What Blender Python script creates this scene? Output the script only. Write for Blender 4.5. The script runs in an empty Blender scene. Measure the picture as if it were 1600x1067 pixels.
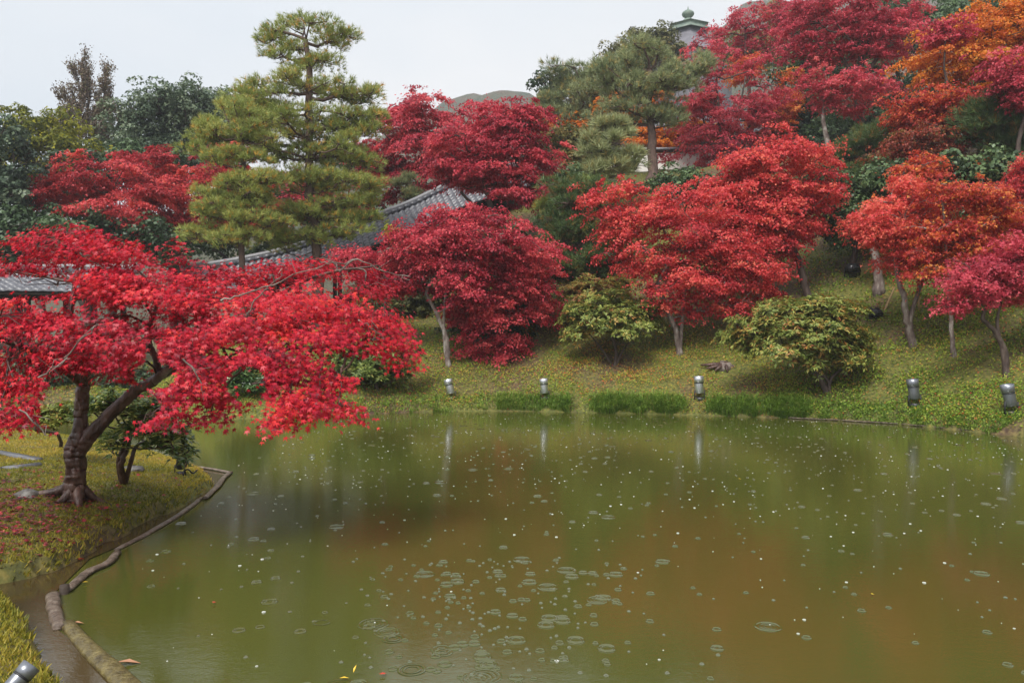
import bpy, math, random
import numpy as np

# ------------------------------------------------------------------ scene, camera, light
S = bpy.context.scene
COL = S.collection
rng = np.random.default_rng(11)
random.seed(5)
R = math.radians

EYE = 1.7           # eye above the water, metres
F = 1200.0          # focal length in photo pixels (photo 1600 x 1067)
CX, CY = 800.0, 533.5

cd = bpy.data.cameras.new('camera')
cam = bpy.data.objects.new('camera', cd)
COL.objects.link(cam)
cam.location = (0, 0, EYE)
cam.rotation_euler = (R(90), 0, 0)
cd.sensor_width = 36.0
cd.lens = 27.0
cd.clip_start = 0.05
cd.clip_end = 3000.0
S.camera = cam

SUN_EL, SUN_AZ = 52.0, 205.0      # azimuth clockwise from +Y: high, from behind the camera and a little left
W = bpy.data.worlds.new('World')
S.world = W
W.use_nodes = True
wn, wl = W.node_tree.nodes, W.node_tree.links
wn.clear()
wo = wn.new('ShaderNodeOutputWorld')
bg = wn.new('ShaderNodeBackground')
bg.inputs['Strength'].default_value = 0.0545
sky = wn.new('ShaderNodeTexSky')
sky.sky_type = 'NISHITA'
sky.sun_disc = False
sky.sun_elevation = R(SUN_EL)
sky.sun_rotation = R(SUN_AZ)
wtc = wn.new('ShaderNodeTexCoord')
wmap = wn.new('ShaderNodeMapping')
wmap.inputs['Scale'].default_value = (1.2, 1.2, 2.6)
wl.new(wtc.outputs['Generated'], wmap.inputs['Vector'])
cl = wn.new('ShaderNodeTexNoise')
cl.inputs['Scale'].default_value = 1.1
cl.inputs['Detail'].default_value = 5
cl.inputs['Roughness'].default_value = 0.45
wl.new(wmap.outputs['Vector'], cl.inputs['Vector'])
cr = wn.new('ShaderNodeValToRGB')
cr.color_ramp.elements[0].position = 0.30
cr.color_ramp.elements[0].color = (5.0, 5.7, 6.4, 1)
cr.color_ramp.elements[1].position = 0.62
cr.color_ramp.elements[1].color = (7.15, 7.15, 7.15, 1)
wl.new(cl.outputs['Fac'], cr.inputs['Fac'])
wm = wn.new('ShaderNodeMix')
wm.data_type = 'RGBA'
wm.inputs[0].default_value = 0.93
wl.new(sky.outputs['Color'], wm.inputs[6])
wl.new(cr.outputs['Color'], wm.inputs[7])
wl.new(wm.outputs[2], bg.inputs['Color'])
wl.new(bg.outputs['Background'], wo.inputs['Surface'])

sd_ = bpy.data.lights.new('sun', 'SUN')
sd_.energy = 1.5
sd_.angle = R(25)
sd_.color = (1.0, 0.97, 0.92)
sun = bpy.data.objects.new('sun', sd_)
COL.objects.link(sun)
a_ = R(SUN_AZ)
sdir = np.array([math.sin(a_) * math.cos(R(SUN_EL)), math.cos(a_) * math.cos(R(SUN_EL)), math.sin(R(SUN_EL))])
from mathutils import Vector
sun.rotation_euler = Vector(sdir).to_track_quat('Z', 'Y').to_euler()
sun.location = (0, 0, 30)

S.view_settings.view_transform = 'Standard'
S.view_settings.look = 'None'
S.view_settings.exposure = 1.64
S.view_settings.gamma = 1.0
S.view_settings.use_curve_mapping = False
S.render.engine = 'CYCLES'
S.cycles.use_denoising = True
S.cycles.max_bounces = 5
S.cycles.diffuse_bounces = 4
S.cycles.glossy_bounces = 3
S.cycles.transmission_bounces = 3
S.cycles.volume_bounces = 0
S.cycles.use_adaptive_sampling = False

# ------------------------------------------------------------------ helpers
def P(px, py, d):
    return np.array([(px - CX) / F * d, d, EYE - (py - CY) / F * d])

def link(o, parent=None):
    COL.objects.link(o)
    if parent is not None:
        o.parent = parent
    return o

def tag(o, label=None, cat=None, group=None, kind=None):
    if label: o['label'] = label
    if cat: o['category'] = cat
    if group: o['group'] = group
    if kind: o['kind'] = kind
    return o

def thing(name, label, cat, loc=(0, 0, 0), group=None, rz=0.0):
    o = bpy.data.objects.new(name, None)
    o.empty_display_size = 0.2
    o.location = loc
    o.rotation_euler = (0, 0, rz)
    link(o)
    return tag(o, label, cat, group)

def mesh_np(name, V, faces, mats, tint=None, smooth=False, matidx=None):
    """V (n,3); faces: list of int arrays (m,k). tint: per-face float."""
    me = bpy.data.meshes.new(name)
    V = np.asarray(V, dtype=np.float32)
    me.vertices.add(len(V))
    me.vertices.foreach_set('co', V.ravel())
    faces = [np.asarray(f, dtype=np.int32) for f in faces if len(f)]
    loops = np.concatenate([f.ravel() for f in faces])
    tot = np.concatenate([np.full(len(f), f.shape[1], dtype=np.int32) for f in faces])
    st = np.concatenate([[0], np.cumsum(tot)[:-1]]).astype(np.int32)
    me.loops.add(len(loops))
    me.loops.foreach_set('vertex_index', loops)
    me.polygons.add(len(tot))
    me.polygons.foreach_set('loop_start', st)
    if matidx is not None:
        me.polygons.foreach_set('material_index', np.asarray(matidx, dtype=np.int32))
    for m in (mats if isinstance(mats, (list, tuple)) else [mats]):
        me.materials.append(m)
    if tint is not None:
        at = me.attributes.new('tint', 'FLOAT', 'FACE')
        at.data.foreach_set('value', np.asarray(tint, dtype=np.float32))
    me.update(calc_edges=True)
    if smooth:
        me.polygons.foreach_set('use_smooth', np.ones(len(tot), dtype=bool))
    return me

def obj(name, me, parent=None, loc=None):
    o = bpy.data.objects.new(name, me)
    if loc is not None:
        o.location = loc
    return link(o, parent)

class MB:
    """collects simple shapes into one mesh"""
    def __init__(s):
        s.V, s.Fq, s.Ft, s.n = [], [], [], 0
    def add(s, V, Q=None, T=None):
        V = np.asarray(V, float).reshape(-1, 3)
        if Q is not None and len(Q): s.Fq.append(np.asarray(Q, int) + s.n)
        if T is not None and len(T): s.Ft.append(np.asarray(T, int) + s.n)
        s.V.append(V); s.n += len(V)
    def box(s, c, size, M=None):
        hx, hy, hz = [k / 2 for k in size]
        V = np.array([[x, y, z] for x in (-hx, hx) for y in (-hy, hy) for z in (-hz, hz)], float)
        if M is not None: V = V @ np.asarray(M).T
        V = V + np.asarray(c, float)
        s.add(V, [[0, 1, 3, 2], [4, 6, 7, 5], [0, 4, 5, 1], [2, 3, 7, 6], [0, 2, 6, 4], [1, 5, 7, 3]])
    def beam(s, a, b, w, h):
        """box from a to b, width w, height h"""
        a = np.asarray(a, float); b = np.asarray(b, float)
        d = b - a; L = np.linalg.norm(d); d /= L
        up = np.array([0, 0, 1.0]) if abs(d[2]) < 0.95 else np.array([0, 1.0, 0])
        sx = np.cross(d, up); sx /= np.linalg.norm(sx); u = np.cross(sx, d)
        M = np.stack([d, sx, u], axis=1)
        s.box((a + b) / 2, (L, w, h), M)
    def tube(s, pts, rad, n=8, cap=True, wob=0.0, ridge=0.0):
        pts = np.asarray(pts, float); rad = np.broadcast_to(np.asarray(rad, float), (len(pts),))
        k = len(pts)
        tang = np.gradient(pts, axis=0)
        tang /= np.linalg.norm(tang, axis=1)[:, None] + 1e-9
        ref = np.array([0.3, 0.9, 0.1]) if abs(tang[0][2]) > 0.6 else np.array([0, 0, 1.0])
        th = np.arange(n) / n * 2 * math.pi
        u = np.cross(tang, ref); u /= np.linalg.norm(u, axis=1)[:, None] + 1e-9
        v = np.cross(tang, u)
        rr = rad[:, None] * np.ones((1, n))
        if wob: rr = rr * (1 + wob * (rng.random((k, n)) - 0.5) * 2)
        if ridge:
            q = np.linspace(0, 1, k)[:, None] * k * .22
            rr = rr * (1 + ridge * (np.sin(3 * th[None] + 1.3 * q) + .7 * np.sin(5 * th[None] - 1.1 * q + 1) + .5 * np.sin(8 * th[None] + .6 * q)))
        V = pts[:, None, :] + rr[..., None] * (np.cos(th)[None, :, None] * u[:, None, :] + np.sin(th)[None, :, None] * v[:, None, :])
        i = np.arange(k - 1)[:, None] * n + np.arange(n)[None, :]
        j = np.arange(k - 1)[:, None] * n + (np.arange(n) + 1)[None, :] % n
        Q = np.stack([i, j, j + n, i + n], axis=-1).reshape(-1, 4)
        V = V.reshape(-1, 3)
        T = []
        if cap:
            V = np.vstack([V, pts[0], pts[-1]])
            a, b = k * n, k * n + 1
            for q in range(n):
                T.append([a, (q + 1) % n, q])
                T.append([b, (k - 1) * n + q, (k - 1) * n + (q + 1) % n])
        s.add(V, Q, T)
    def lathe(s, prof, n=16, M=None, c=(0, 0, 0)):
        """prof list of (r,z)"""
        prof = np.asarray(prof, float); k = len(prof)
        th = np.arange(n) / n * 2 * math.pi
        V = np.stack([prof[:, 0][:, None] * np.cos(th), prof[:, 0][:, None] * np.sin(th), prof[:, 1][:, None] + 0 * th], axis=-1).reshape(-1, 3)
        if M is not None: V = V @ np.asarray(M).T
        i = np.arange(k - 1)[:, None] * n + np.arange(n)[None, :]
        j = np.arange(k - 1)[:, None] * n + (np.arange(n) + 1)[None, :] % n
        s.add(V + np.asarray(c, float), np.stack([i, j, j + n, i + n], axis=-1).reshape(-1, 4))
    def build(s, name, mat, parent=None, smooth=False, loc=None):
        F_ = []
        if s.Fq: F_.append(np.vstack(s.Fq))
        if s.Ft: F_.append(np.vstack(s.Ft))
        return obj(name, mesh_np(name, np.vstack(s.V), F_, mat, smooth=smooth), parent, loc)

def vnoise(x, y, seed=0):
    """smooth value noise in numpy, about -1..1"""
    xi = np.floor(x).astype(np.int64); yi = np.floor(y).astype(np.int64)
    fx = x - xi; fy = y - yi
    fx = fx * fx * (3 - 2 * fx); fy = fy * fy * (3 - 2 * fy)
    def h(a, b):
        n = (a * 374761393 + b * 668265263 + seed * 974634777) & 0xffffffff
        n = ((n ^ (n >> 13)) * 1274126177) & 0xffffffff
        return ((n ^ (n >> 16)) & 0xffff) / 32767.5 - 1
    return (h(xi, yi) * (1 - fx) + h(xi + 1, yi) * fx) * (1 - fy) + (h(xi, yi + 1) * (1 - fx) + h(xi + 1, yi + 1) * fx) * fy

def sstep(a, b, x):
    t = np.clip((x - a) / (b - a), 0, 1)
    return t * t * (3 - 2 * t)

# ------------------------------------------------------------------ materials
def srgb(r, g, b):
    f = lambda c: (c / 255) / 12.92 if c / 255 < 0.04045 else (((c / 255) + 0.055) / 1.055) ** 2.4
    return (f(r), f(g), f(b), 1)

def base_mat(name):
    m = bpy.data.materials.new(name)
    m.use_nodes = True
    nt = m.node_tree
    b = nt.nodes['Principled BSDF']
    return m, nt, b

def leaf_mat(name, cols, rough=0.45, trans=0.42, spec=0.35, hue_noise=0.0):
    """cols: ramp of colours read by the per-leaf attribute tint"""
    m, nt, b = base_mat(name)
    n, l = nt.nodes, nt.links
    at = n.new('ShaderNodeAttribute'); at.attribute_name = 'tint'
    rp = n.new('ShaderNodeValToRGB')
    el = rp.color_ramp.elements
    while len(el) < len(cols): el.new(0.5)
    for i, c in enumerate(cols):
        el[i].position = i / (len(cols) - 1)
        el[i].color = c
    l.new(at.outputs['Fac'], rp.inputs['Fac'])
    l.new(rp.outputs['Color'], b.inputs['Base Color'])
    b.inputs['Roughness'].default_value = rough
    b.inputs['Specular IOR Level'].default_value = spec
    if trans > 0:
        tr = n.new('ShaderNodeBsdfTranslucent')
        l.new(rp.outputs['Color'], tr.inputs['Color'])
        mx = n.new('ShaderNodeMixShader'); mx.inputs[0].default_value = trans
        l.new(b.outputs[0], mx.inputs[1]); l.new(tr.outputs[0], mx.inputs[2])
        l.new(mx.outputs[0], n['Material Output'].inputs['Surface'])
    return m

def noise_mat(name, cols, scale=3.0, rough=0.7, bump=0.3, bscale=None, spec=0.3, stretch=(1, 1, 1), detail=6, pos=None, bdist=0.02, metal=0.0):
    m, nt, b = base_mat(name)
    n, l = nt.nodes, nt.links
    tc = n.new('ShaderNodeTexCoord')
    mp = n.new('ShaderNodeMapping'); mp.inputs['Scale'].default_value = stretch
    l.new(tc.outputs['Object'], mp.inputs['Vector'])
    nz = n.new('ShaderNodeTexNoise'); nz.inputs['Scale'].default_value = scale; nz.inputs['Detail'].default_value = detail
    nz.inputs['Roughness'].default_value = 0.65
    l.new(mp.outputs[0], nz.inputs['Vector'])
    rp = n.new('ShaderNodeValToRGB')
    el = rp.color_ramp.elements
    while len(el) < len(cols): el.new(0.5)
    for i, c in enumerate(cols):
        el[i].position = pos[i] if pos else 0.3 + 0.4 * i / (len(cols) - 1)
        el[i].color = c
    l.new(nz.outputs['Fac'], rp.inputs['Fac'])
    l.new(rp.outputs['Color'], b.inputs['Base Color'])
    b.inputs['Roughness'].default_value = rough
    b.inputs['Specular IOR Level'].default_value = spec
    b.inputs['Metallic'].default_value = metal
    if bump:
        n2 = n.new('ShaderNodeTexNoise'); n2.inputs['Scale'].default_value = bscale or scale * 3; n2.inputs['Detail'].default_value = 6
        l.new(mp.outputs[0], n2.inputs['Vector'])
        bp = n.new('ShaderNodeBump'); bp.inputs['Strength'].default_value = bump; bp.inputs['Distance'].default_value = bdist
        l.new(n2.outputs['Fac'], bp.inputs['Height'])
        l.new(bp.outputs[0], b.inputs['Normal'])
    return m

def L(*c): return (c[0], c[1], c[2], 1)
M_front = leaf_mat('scarlet_leaf', [L(.16, .004, .018), L(.34, .007, .028), L(.56, .012, .038), L(.72, .026, .040), L(.80, .07, .04)], rough=.42, trans=.34, spec=.35)
M_crim = leaf_mat('crimson_leaf', [L(.20, .014, .030), L(.42, .030, .055), L(.64, .058, .090), L(.76, .13, .13)], rough=.5)
M_red = leaf_mat('red_leaf', [L(.26, .018, .028), L(.54, .042, .055), L(.76, .085, .085), L(.80, .19, .11)], rough=.5)
M_pink = leaf_mat('rose_red_leaf', [L(.30, .022, .045), L(.52, .05, .085), L(.68, .085, .12), L(.74, .16, .15)], rough=.5)
M_orr = leaf_mat('orange_red_leaf', [L(.38, .03, .03), L(.60, .07, .045), L(.72, .16, .05), L(.74, .32, .05)], rough=.5)
M_orange = leaf_mat('orange_leaf', [L(.50, .09, .015), L(.70, .19, .02), L(.80, .30, .03), L(.68, .40, .05)], rough=.5)
M_dusky = leaf_mat('dusky_red_leaf', [L(.14, .03, .02), L(.28, .05, .03), L(.42, .07, .04), L(.20, .12, .03)], rough=.5)
M_broad = leaf_mat('evergreen_leaf', [L(.04, .07, .03), L(.075, .125, .05), L(.12, .185, .07), L(.19, .24, .09)], rough=.4, trans=.2)
M_blue = leaf_mat('bluish_evergreen_leaf', [L(.045, .07, .045), L(.08, .12, .07), L(.13, .18, .10), L(.19, .23, .13)], rough=.4, trans=.2)
M_olive = leaf_mat('olive_leaf', [L(.06, .065, .02), L(.12, .12, .035), L(.20, .19, .05), L(.24, .16, .05)], rough=.5, trans=.25)
M_yellow = leaf_mat('yellow_green_leaf', [L(.08, .10, .02), L(.20, .22, .03), L(.38, .36, .03), L(.60, .52, .03)], rough=.5)
M_purple = leaf_mat('brown_feathery_leaf', [L(.12, .09, .07), L(.20, .14, .11), L(.24, .18, .11), L(.20, .22, .10)], rough=.6, trans=.2)
M_pine = leaf_mat('pine_needle', [L(.12, .17, .035), L(.26, .31, .07), L(.42, .45, .12), L(.62, .34, .05)], rough=.5, trans=.2)
M_pine2 = leaf_mat('pale_pine_needle', [L(.13, .17, .08), L(.25, .29, .13), L(.37, .40, .19), L(.46, .34, .10)], rough=.5, trans=.2)
M_pine3 = leaf_mat('dark_pine_needle', [L(.04, .075, .025), L(.075, .125, .04), L(.12, .18, .055), L(.30, .17, .04)], rough=.5, trans=.2)
M_rhodo = leaf_mat('rhododendron_leaf', [L(.07, .11, .02), L(.17, .22, .045), L(.34, .38, .09), L(.46, .26, .06), L(.36, .12, .05)], rough=.4, trans=.25)
M_camel = leaf_mat('glossy_shrub_leaf', [L(.04, .09, .03), L(.09, .17, .05), L(.20, .30, .09), L(.44, .46, .12)], rough=.22, trans=.25, spec=.9)
M_grass = leaf_mat('lawn_blade', [L(.08, .11, .010), L(.23, .22, .022), L(.46, .36, .05), L(.48, .28, .07)], rough=.6, trans=.3)
M_cover = leaf_mat('ground_cover_leaf', [L(.045, .075, .008), L(.13, .23, .018), L(.29, .38, .034), L(.48, .30, .06), L(.50, .10, .045)], rough=.55, trans=.25)
M_sedge = leaf_mat('sedge_blade', [L(.07, .13, .015), L(.15, .26, .03), L(.26, .38, .06), L(.46, .38, .12)], rough=.5, trans=.35)
M_bark = noise_mat('bark', [L(.035, .025, .022), L(.075, .05, .04), L(.13, .10, .08)], scale=9, stretch=(1, 1, .35), rough=.65, bump=.9, bscale=22, spec=.35)
M_wetbark = noise_mat('wet_bark', [L(.018, .010, .008), L(.055, .026, .018), L(.12, .065, .048), L(.30, .22, .17)], scale=7, stretch=(1, 1, .3), rough=.42, bump=1.0, bscale=26, spec=.5, pos=[.28, .45, .62, .76])
M_palebark = noise_mat('pale_lichen_bark', [L(.07, .05, .045), L(.17, .13, .11), L(.34, .31, .27)], scale=8, stretch=(1, 1, .4), rough=.7, bump=.5, pos=[.3, .5, .66])
M_pinebark = noise_mat('pine_bark', [L(.05, .035, .03), L(.12, .075, .06), L(.20, .13, .10)], scale=7, stretch=(1, 1, .5), rough=.8, bump=.8)

# ------------------------------------------------------------------ the pond outline (metres; water level z = 0)
NEAR, FAR = 0, 1
shore = [  # x, y, kind of the edge that starts here
    (-1.25, 2.2, NEAR), (-2.02, 3.5, NEAR), (-2.48, 4.0, NEAR), (-2.86, 4.5, NEAR), (-3.28, 4.95, NEAR), (-3.75, 5.05, NEAR),
    (-3.62, 5.3, NEAR), (-3.40, 5.6, NEAR), (-3.36, 5.95, NEAR), (-3.42, 6.3, NEAR), (-3.40, 6.7, NEAR), (-3.47, 7.2, NEAR), (-3.38, 7.7, NEAR),
    (-3.44, 8.3, NEAR), (-3.48, 8.9, NEAR), (-3.75, 9.4, NEAR), (-4.3, 10.1, NEAR), (-5.2, 11.1, NEAR), (-6.6, 12.2, NEAR), (-8.1, 13.0, NEAR),
    (-10.5, 13.7, NEAR), (-14.0, 14.0, NEAR), (-30.0, 13.0, NEAR), (-45, 13, FAR), (-45, 20, FAR), (-30, 20.2, FAR), (-14, 20.0, FAR), (-11, 19.4, FAR), (-8.2, 17.9, FAR),
    (-6.2, 16.8, FAR), (-4.6, 17.1, FAR), (-3.6, 17.8, FAR), (-2.2, 18.55, FAR), (-0.9, 18.75, FAR), (.4, 18.7, FAR), (1.8, 18.35, FAR), (3.2, 18.0, FAR), (4.8, 17.5, FAR),
    (6.0, 17.05, FAR), (6.9, 16.6, FAR), (7.9, 15.8, FAR), (8.6, 14.6, FAR), (9.15, 13.55, FAR), (9.9, 12.4, FAR), (11.2, 10.6, FAR), (12.5, 8, FAR), (13, 4.5, FAR),
    (12, 1.8, NEAR), (7, .7, NEAR), (2.5, .6, NEAR), (.2, 1.1, NEAR)]
SH = np.array([(a, b) for a, b, c in shore], float)
SK = np.array([c for a, b, c in shore])

def shore_dist(x, y):
    """signed distance (outside +) and kind of the nearest edge"""
    x = np.asarray(x, float); y = np.asarray(y, float)
    shp = x.shape; x = x.ravel(); y = y.ravel()
    best = np.full(len(x), 1e18); kind = np.zeros(len(x), int); inside = np.zeros(len(x), bool)
    n = len(SH)
    for i in range(n):
        a = SH[i]; b = SH[(i + 1) % n]
        e = b - a
        t = np.clip(((x - a[0]) * e[0] + (y - a[1]) * e[1]) / (e @ e), 0, 1)
        dd = (x - a[0] - t * e[0]) ** 2 + (y - a[1] - t * e[1]) ** 2
        k = dd < best
        best[k] = dd[k]; kind[k] = SK[i]
        c = (a[1] > y) != (b[1] > y)
        with np.errstate(divide='ignore', invalid='ignore'):
            xi = a[0] + (y - a[1]) * e[0] / (e[1] if e[1] != 0 else 1e-12)
        inside ^= c & (x < xi)
    d = np.sqrt(best)
    d[inside] *= -1
    return d.reshape(shp), kind.reshape(shp)

def terrain(x, y):
    x = np.asarray(x, float); y = np.asarray(y, float)
    r, kind = shore_dist(x, y)
    rp = np.maximum(r, 0)
    u = x / np.maximum(y, 3.0)
    k = sstep(-.36, .08, u)
    kb = sstep(-.50, -.36, u)
    first = np.minimum(.53 * rp, 1.45)
    first = np.minimum(first, .34 + 1.11 * kb)
    slope = .58 * k + .04
    rr = np.maximum(rp - 2.7, 0)
    r1, r2 = np.minimum(rr, 12.0), np.clip(rr - 12.0, 0, 9.5)
    up = slope * r1 + slope * .04 * r2 + slope * .34 * np.clip(rr - 21.5, 0, 40) + slope * .2 * np.clip(rr - 61.5, 0, 60)
    hf = .13 + first + up
    hf = hf + .11 * vnoise(x * 1.1, y * 1.1, 3) * sstep(.2, 1.5, rp) + .25 * vnoise(x * .3, y * .3, 5) * sstep(2, 7, rp)
    hn = .105 + .26 * (1 - np.exp(-rp / .55)) + .03 * vnoise(x * 1.7, y * 1.7, 9) * sstep(.1, .8, rp) + .035 * vnoise(x * .5, y * .5, 19) * sstep(.1, 1.2, rp)
    h = np.where(kind == FAR, hf, hn)
    h = h + .018 * vnoise(x * 6, y * 6, 7) * sstep(0, .3, rp)
    dep = -.06 - .5 * sstep(0, .5, -r)
    return np.where(r > 0, h, dep)

def hit(px, py):
    """where the ray of a photo pixel meets the terrain"""
    d = np.arange(3.0, 90, .04)
    x = (px - CX) / F * d; z = EYE - (py - CY) / F * d
    t = terrain(x, d)
    k = np.nonzero(t > z)[0]
    i = k[0] if len(k) else len(d) - 1
    return np.array([x[i], d[i], float(t[i])])

def ground_at(px, d):
    x = (px - CX) / F * d
    return np.array([x, d, float(terrain(np.array([x]), np.array([d]))[0])])

def axis(parts):
    out = []
    for a, b, s in parts:
        out.append(np.arange(a, b, s))
    return np.concatenate(out)

gx = axis([(-900, -120, 60), (-120, -40, 8), (-40, -12, .7), (-12, -6, .22), (-6, -1.6, .07), (-1.6, 11, .22), (11, 40, .8), (40, 120, 6), (120, 901, 60)])
gy = axis([(-60, -6, 9), (-6, 1.5, .6), (1.5, 3.2, .2), (3.2, 10.2, .07), (10.2, 24, .2), (24, 45, .7), (45, 110, 4), (110, 1200, 60)])
X, Y = np.meshgrid(gx, gy)
Z = terrain(X, Y)
nx, ny = len(gx), len(gy)
idx = np.arange(nx * ny).reshape(ny, nx)
Q = np.stack([idx[:-1, :-1], idx[:-1, 1:], idx[1:, 1:], idx[1:, :-1]], axis=-1).reshape(-1, 4)

def ground_z(x, y):
    i = np.clip(np.searchsorted(gx, x) - 1, 0, nx - 2); j = np.clip(np.searchsorted(gy, y) - 1, 0, ny - 2)
    fx = (x - gx[i]) / (gx[i + 1] - gx[i]); fy = (y - gy[j]) / (gy[j + 1] - gy[j])
    return (Z[j, i] * (1 - fx) + Z[j, i + 1] * fx) * (1 - fy) + (Z[j + 1, i] * (1 - fx) + Z[j + 1, i + 1] * fx) * fy

def ground_material():
    m, nt, b = base_mat('moss_and_soil')
    n, l = nt.nodes, nt.links
    tc = n.new('ShaderNodeTexCoord')
    big = n.new('ShaderNodeTexNoise'); big.inputs['Scale'].default_value = .55; big.inputs['Detail'].default_value = 5
    fine = n.new('ShaderNodeTexNoise'); fine.inputs['Scale'].default_value = 14; fine.inputs['Detail'].default_value = 8
    l.new(tc.outputs['Object'], big.inputs['Vector']); l.new(tc.outputs['Object'], fine.inputs['Vector'])
    r1 = n.new('ShaderNodeValToRGB')
    e = r1.color_ramp.elements
    e[0].position = .3; e[0].color = L(.045, .055, .010)
    e[1].position = .7; e[1].color = L(.19, .155, .03)
    e2 = e.new(.5); e2.color = L(.105, .11, .016)
    r2 = n.new('ShaderNodeValToRGB')
    e = r2.color_ramp.elements
    e[0].position = .38; e[0].color = L(.06, .032, .018)
    e[1].position = .68; e[1].color = L(.17, .12, .045)
    l.new(fine.outputs['Fac'], r1.inputs['Fac']); l.new(fine.outputs['Fac'], r2.inputs['Fac'])
    bf = n.new('ShaderNodeValToRGB')
    bf.color_ramp.elements[0].position = .46; bf.color_ramp.elements[1].position = .62
    l.new(big.outputs['Fac'], bf.inputs['Fac'])
    mx = n.new('ShaderNodeMix'); mx.data_type = 'RGBA'
    l.new(bf.outputs['Color'], mx.inputs[0]); l.new(r1.outputs['Color'], mx.inputs[6]); l.new(r2.outputs['Color'], mx.inputs[7])
    l.new(mx.outputs[2], b.inputs['Base Color'])
    b.inputs['Roughness'].default_value = .8
    bp = n.new('ShaderNodeBump'); bp.inputs['Strength'].default_value = .6; bp.inputs['Distance'].default_value = .03
    l.new(fine.outputs['Fac'], bp.inputs['Height']); l.new(bp.outputs[0], b.inputs['Normal'])
    return m
M_ground = ground_material()
g = obj('ground', mesh_np('ground', np.stack([X, Y, Z], -1).reshape(-1, 3), [Q], M_ground, smooth=True))
tag(g, kind='structure')

# ------------------------------------------------------------------ water
def water_material(name, body, body2, rough):
    m, nt, b = base_mat(name)
    n, l = nt.nodes, nt.links
    tc = n.new('ShaderNodeTexCoord')
    nz = n.new('ShaderNodeTexNoise'); nz.inputs['Scale'].default_value = .28; nz.inputs['Detail'].default_value = 4
    l.new(tc.outputs['Object'], nz.inputs['Vector'])
    rp = n.new('ShaderNodeValToRGB')
    rp.color_ramp.elements[0].position = .35; rp.color_ramp.elements[0].color = body
    rp.color_ramp.elements[1].position = .65; rp.color_ramp.elements[1].color = body2
    l.new(nz.outputs['Fac'], rp.inputs['Fac'])
    l.new(rp.outputs['Color'], b.inputs['Base Color'])
    b.inputs['Roughness'].default_value = rough
    b.inputs['IOR'].default_value = 1.74
    mp = n.new('ShaderNodeMapping'); mp.inputs['Scale'].default_value = (1.0, 2.2, 1)
    l.new(tc.outputs['Object'], mp.inputs['Vector'])
    w1 = n.new('ShaderNodeTexNoise'); w1.inputs['Scale'].default_value = 7; w1.inputs['Detail'].default_value = 5; w1.inputs['Roughness'].default_value = .6
    w2 = n.new('ShaderNodeTexNoise'); w2.inputs['Scale'].default_value = 45; w2.inputs['Detail'].default_value = 3
    l.new(mp.outputs[0], w1.inputs['Vector']); l.new(mp.outputs[0], w2.inputs['Vector'])
    b1 = n.new('ShaderNodeBump'); b1.inputs['Strength'].default_value = .35; b1.inputs['Distance'].default_value = .0020
    b2 = n.new('ShaderNodeBump'); b2.inputs['Strength'].default_value = .30; b2.inputs['Distance'].default_value = .0015
    l.new(w1.outputs['Fac'], b1.inputs['Height']); l.new(w2.outputs['Fac'], b2.inputs['Height'])
    l.new(b1.outputs[0], b2.inputs['Normal']); l.new(b2.outputs[0], b.inputs['Normal'])
    return m
M_water = water_material('murky_pond_water', L(.060, .068, .013), L(.074, .074, .015), .03)
M_shallow = water_material('shallow_water_over_mud', L(.045, .030, .012), L(.09, .062, .026), .06)

def log_line_x(y):
    """x of the log edging along the near bank (photo pixels turned to metres at water level)"""
    ys = np.array([2.2, 3.82, 4.52, 5.15, 6.25, 7.65, 9.8, 10.1])
    xs = np.array([-.75, -1.94, -2.67, -3.1, -3.5, -3.50, -3.50, -4.1])
    return np.interp(y, ys, xs)
LOG = [(-.60, 2.2), (-1.94, 3.82), (-2.67, 4.52), (-3.08, 5.15), (-3.30, 6.0), (-3.22, 6.8), (-3.26, 7.65), (-3.42, 8.7), (-3.60, 9.8), (-4.15, 10.25)]

def ngon_sheet(name, pts, z, mat):
    import bmesh
    bm = bmesh.new()
    f = bm.faces.new([bm.verts.new((x, y, z)) for x, y in pts])
    bmesh.ops.triangulate(bm, faces=[f])
    bmesh.ops.recalc_face_normals(bm, faces=bm.faces)
    if bm.faces[:][0].normal.z < 0:
        bmesh.ops.reverse_faces(bm, faces=bm.faces)
    me = bpy.data.meshes.new(name)
    bm.to_mesh(me); bm.free()
    me.materials.append(mat)
    return obj(name, me)
# grow the pond slightly under its banks
def offset(poly, d):
    n = len(poly); out = []
    for i in range(n):
        a, b, c = poly[i - 1], poly[i], poly[(i + 1) % n]
        t = (c - a) / np.linalg.norm(c - a)
        nrm = np.array([t[1], -t[0]])
        out.append(b + nrm * d)
    return np.array(out)
area = 0.5 * np.sum(SH[:, 0] * np.roll(SH[:, 1], -1) - np.roll(SH[:, 0], -1) * SH[:, 1])
POND = offset(SH, .12 if area > 0 else -.12)
tag(ngon_sheet('water', [tuple(p) for p in POND], 0.0, M_water), kind='structure')
near_edge = [tuple(p) for p in POND[0:17]]
sheet = near_edge + [LOG[i] for i in range(len(LOG) - 1, -1, -1)]
tag(ngon_sheet('shallow_water', sheet, 0.006, M_shallow), kind='structure')

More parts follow.
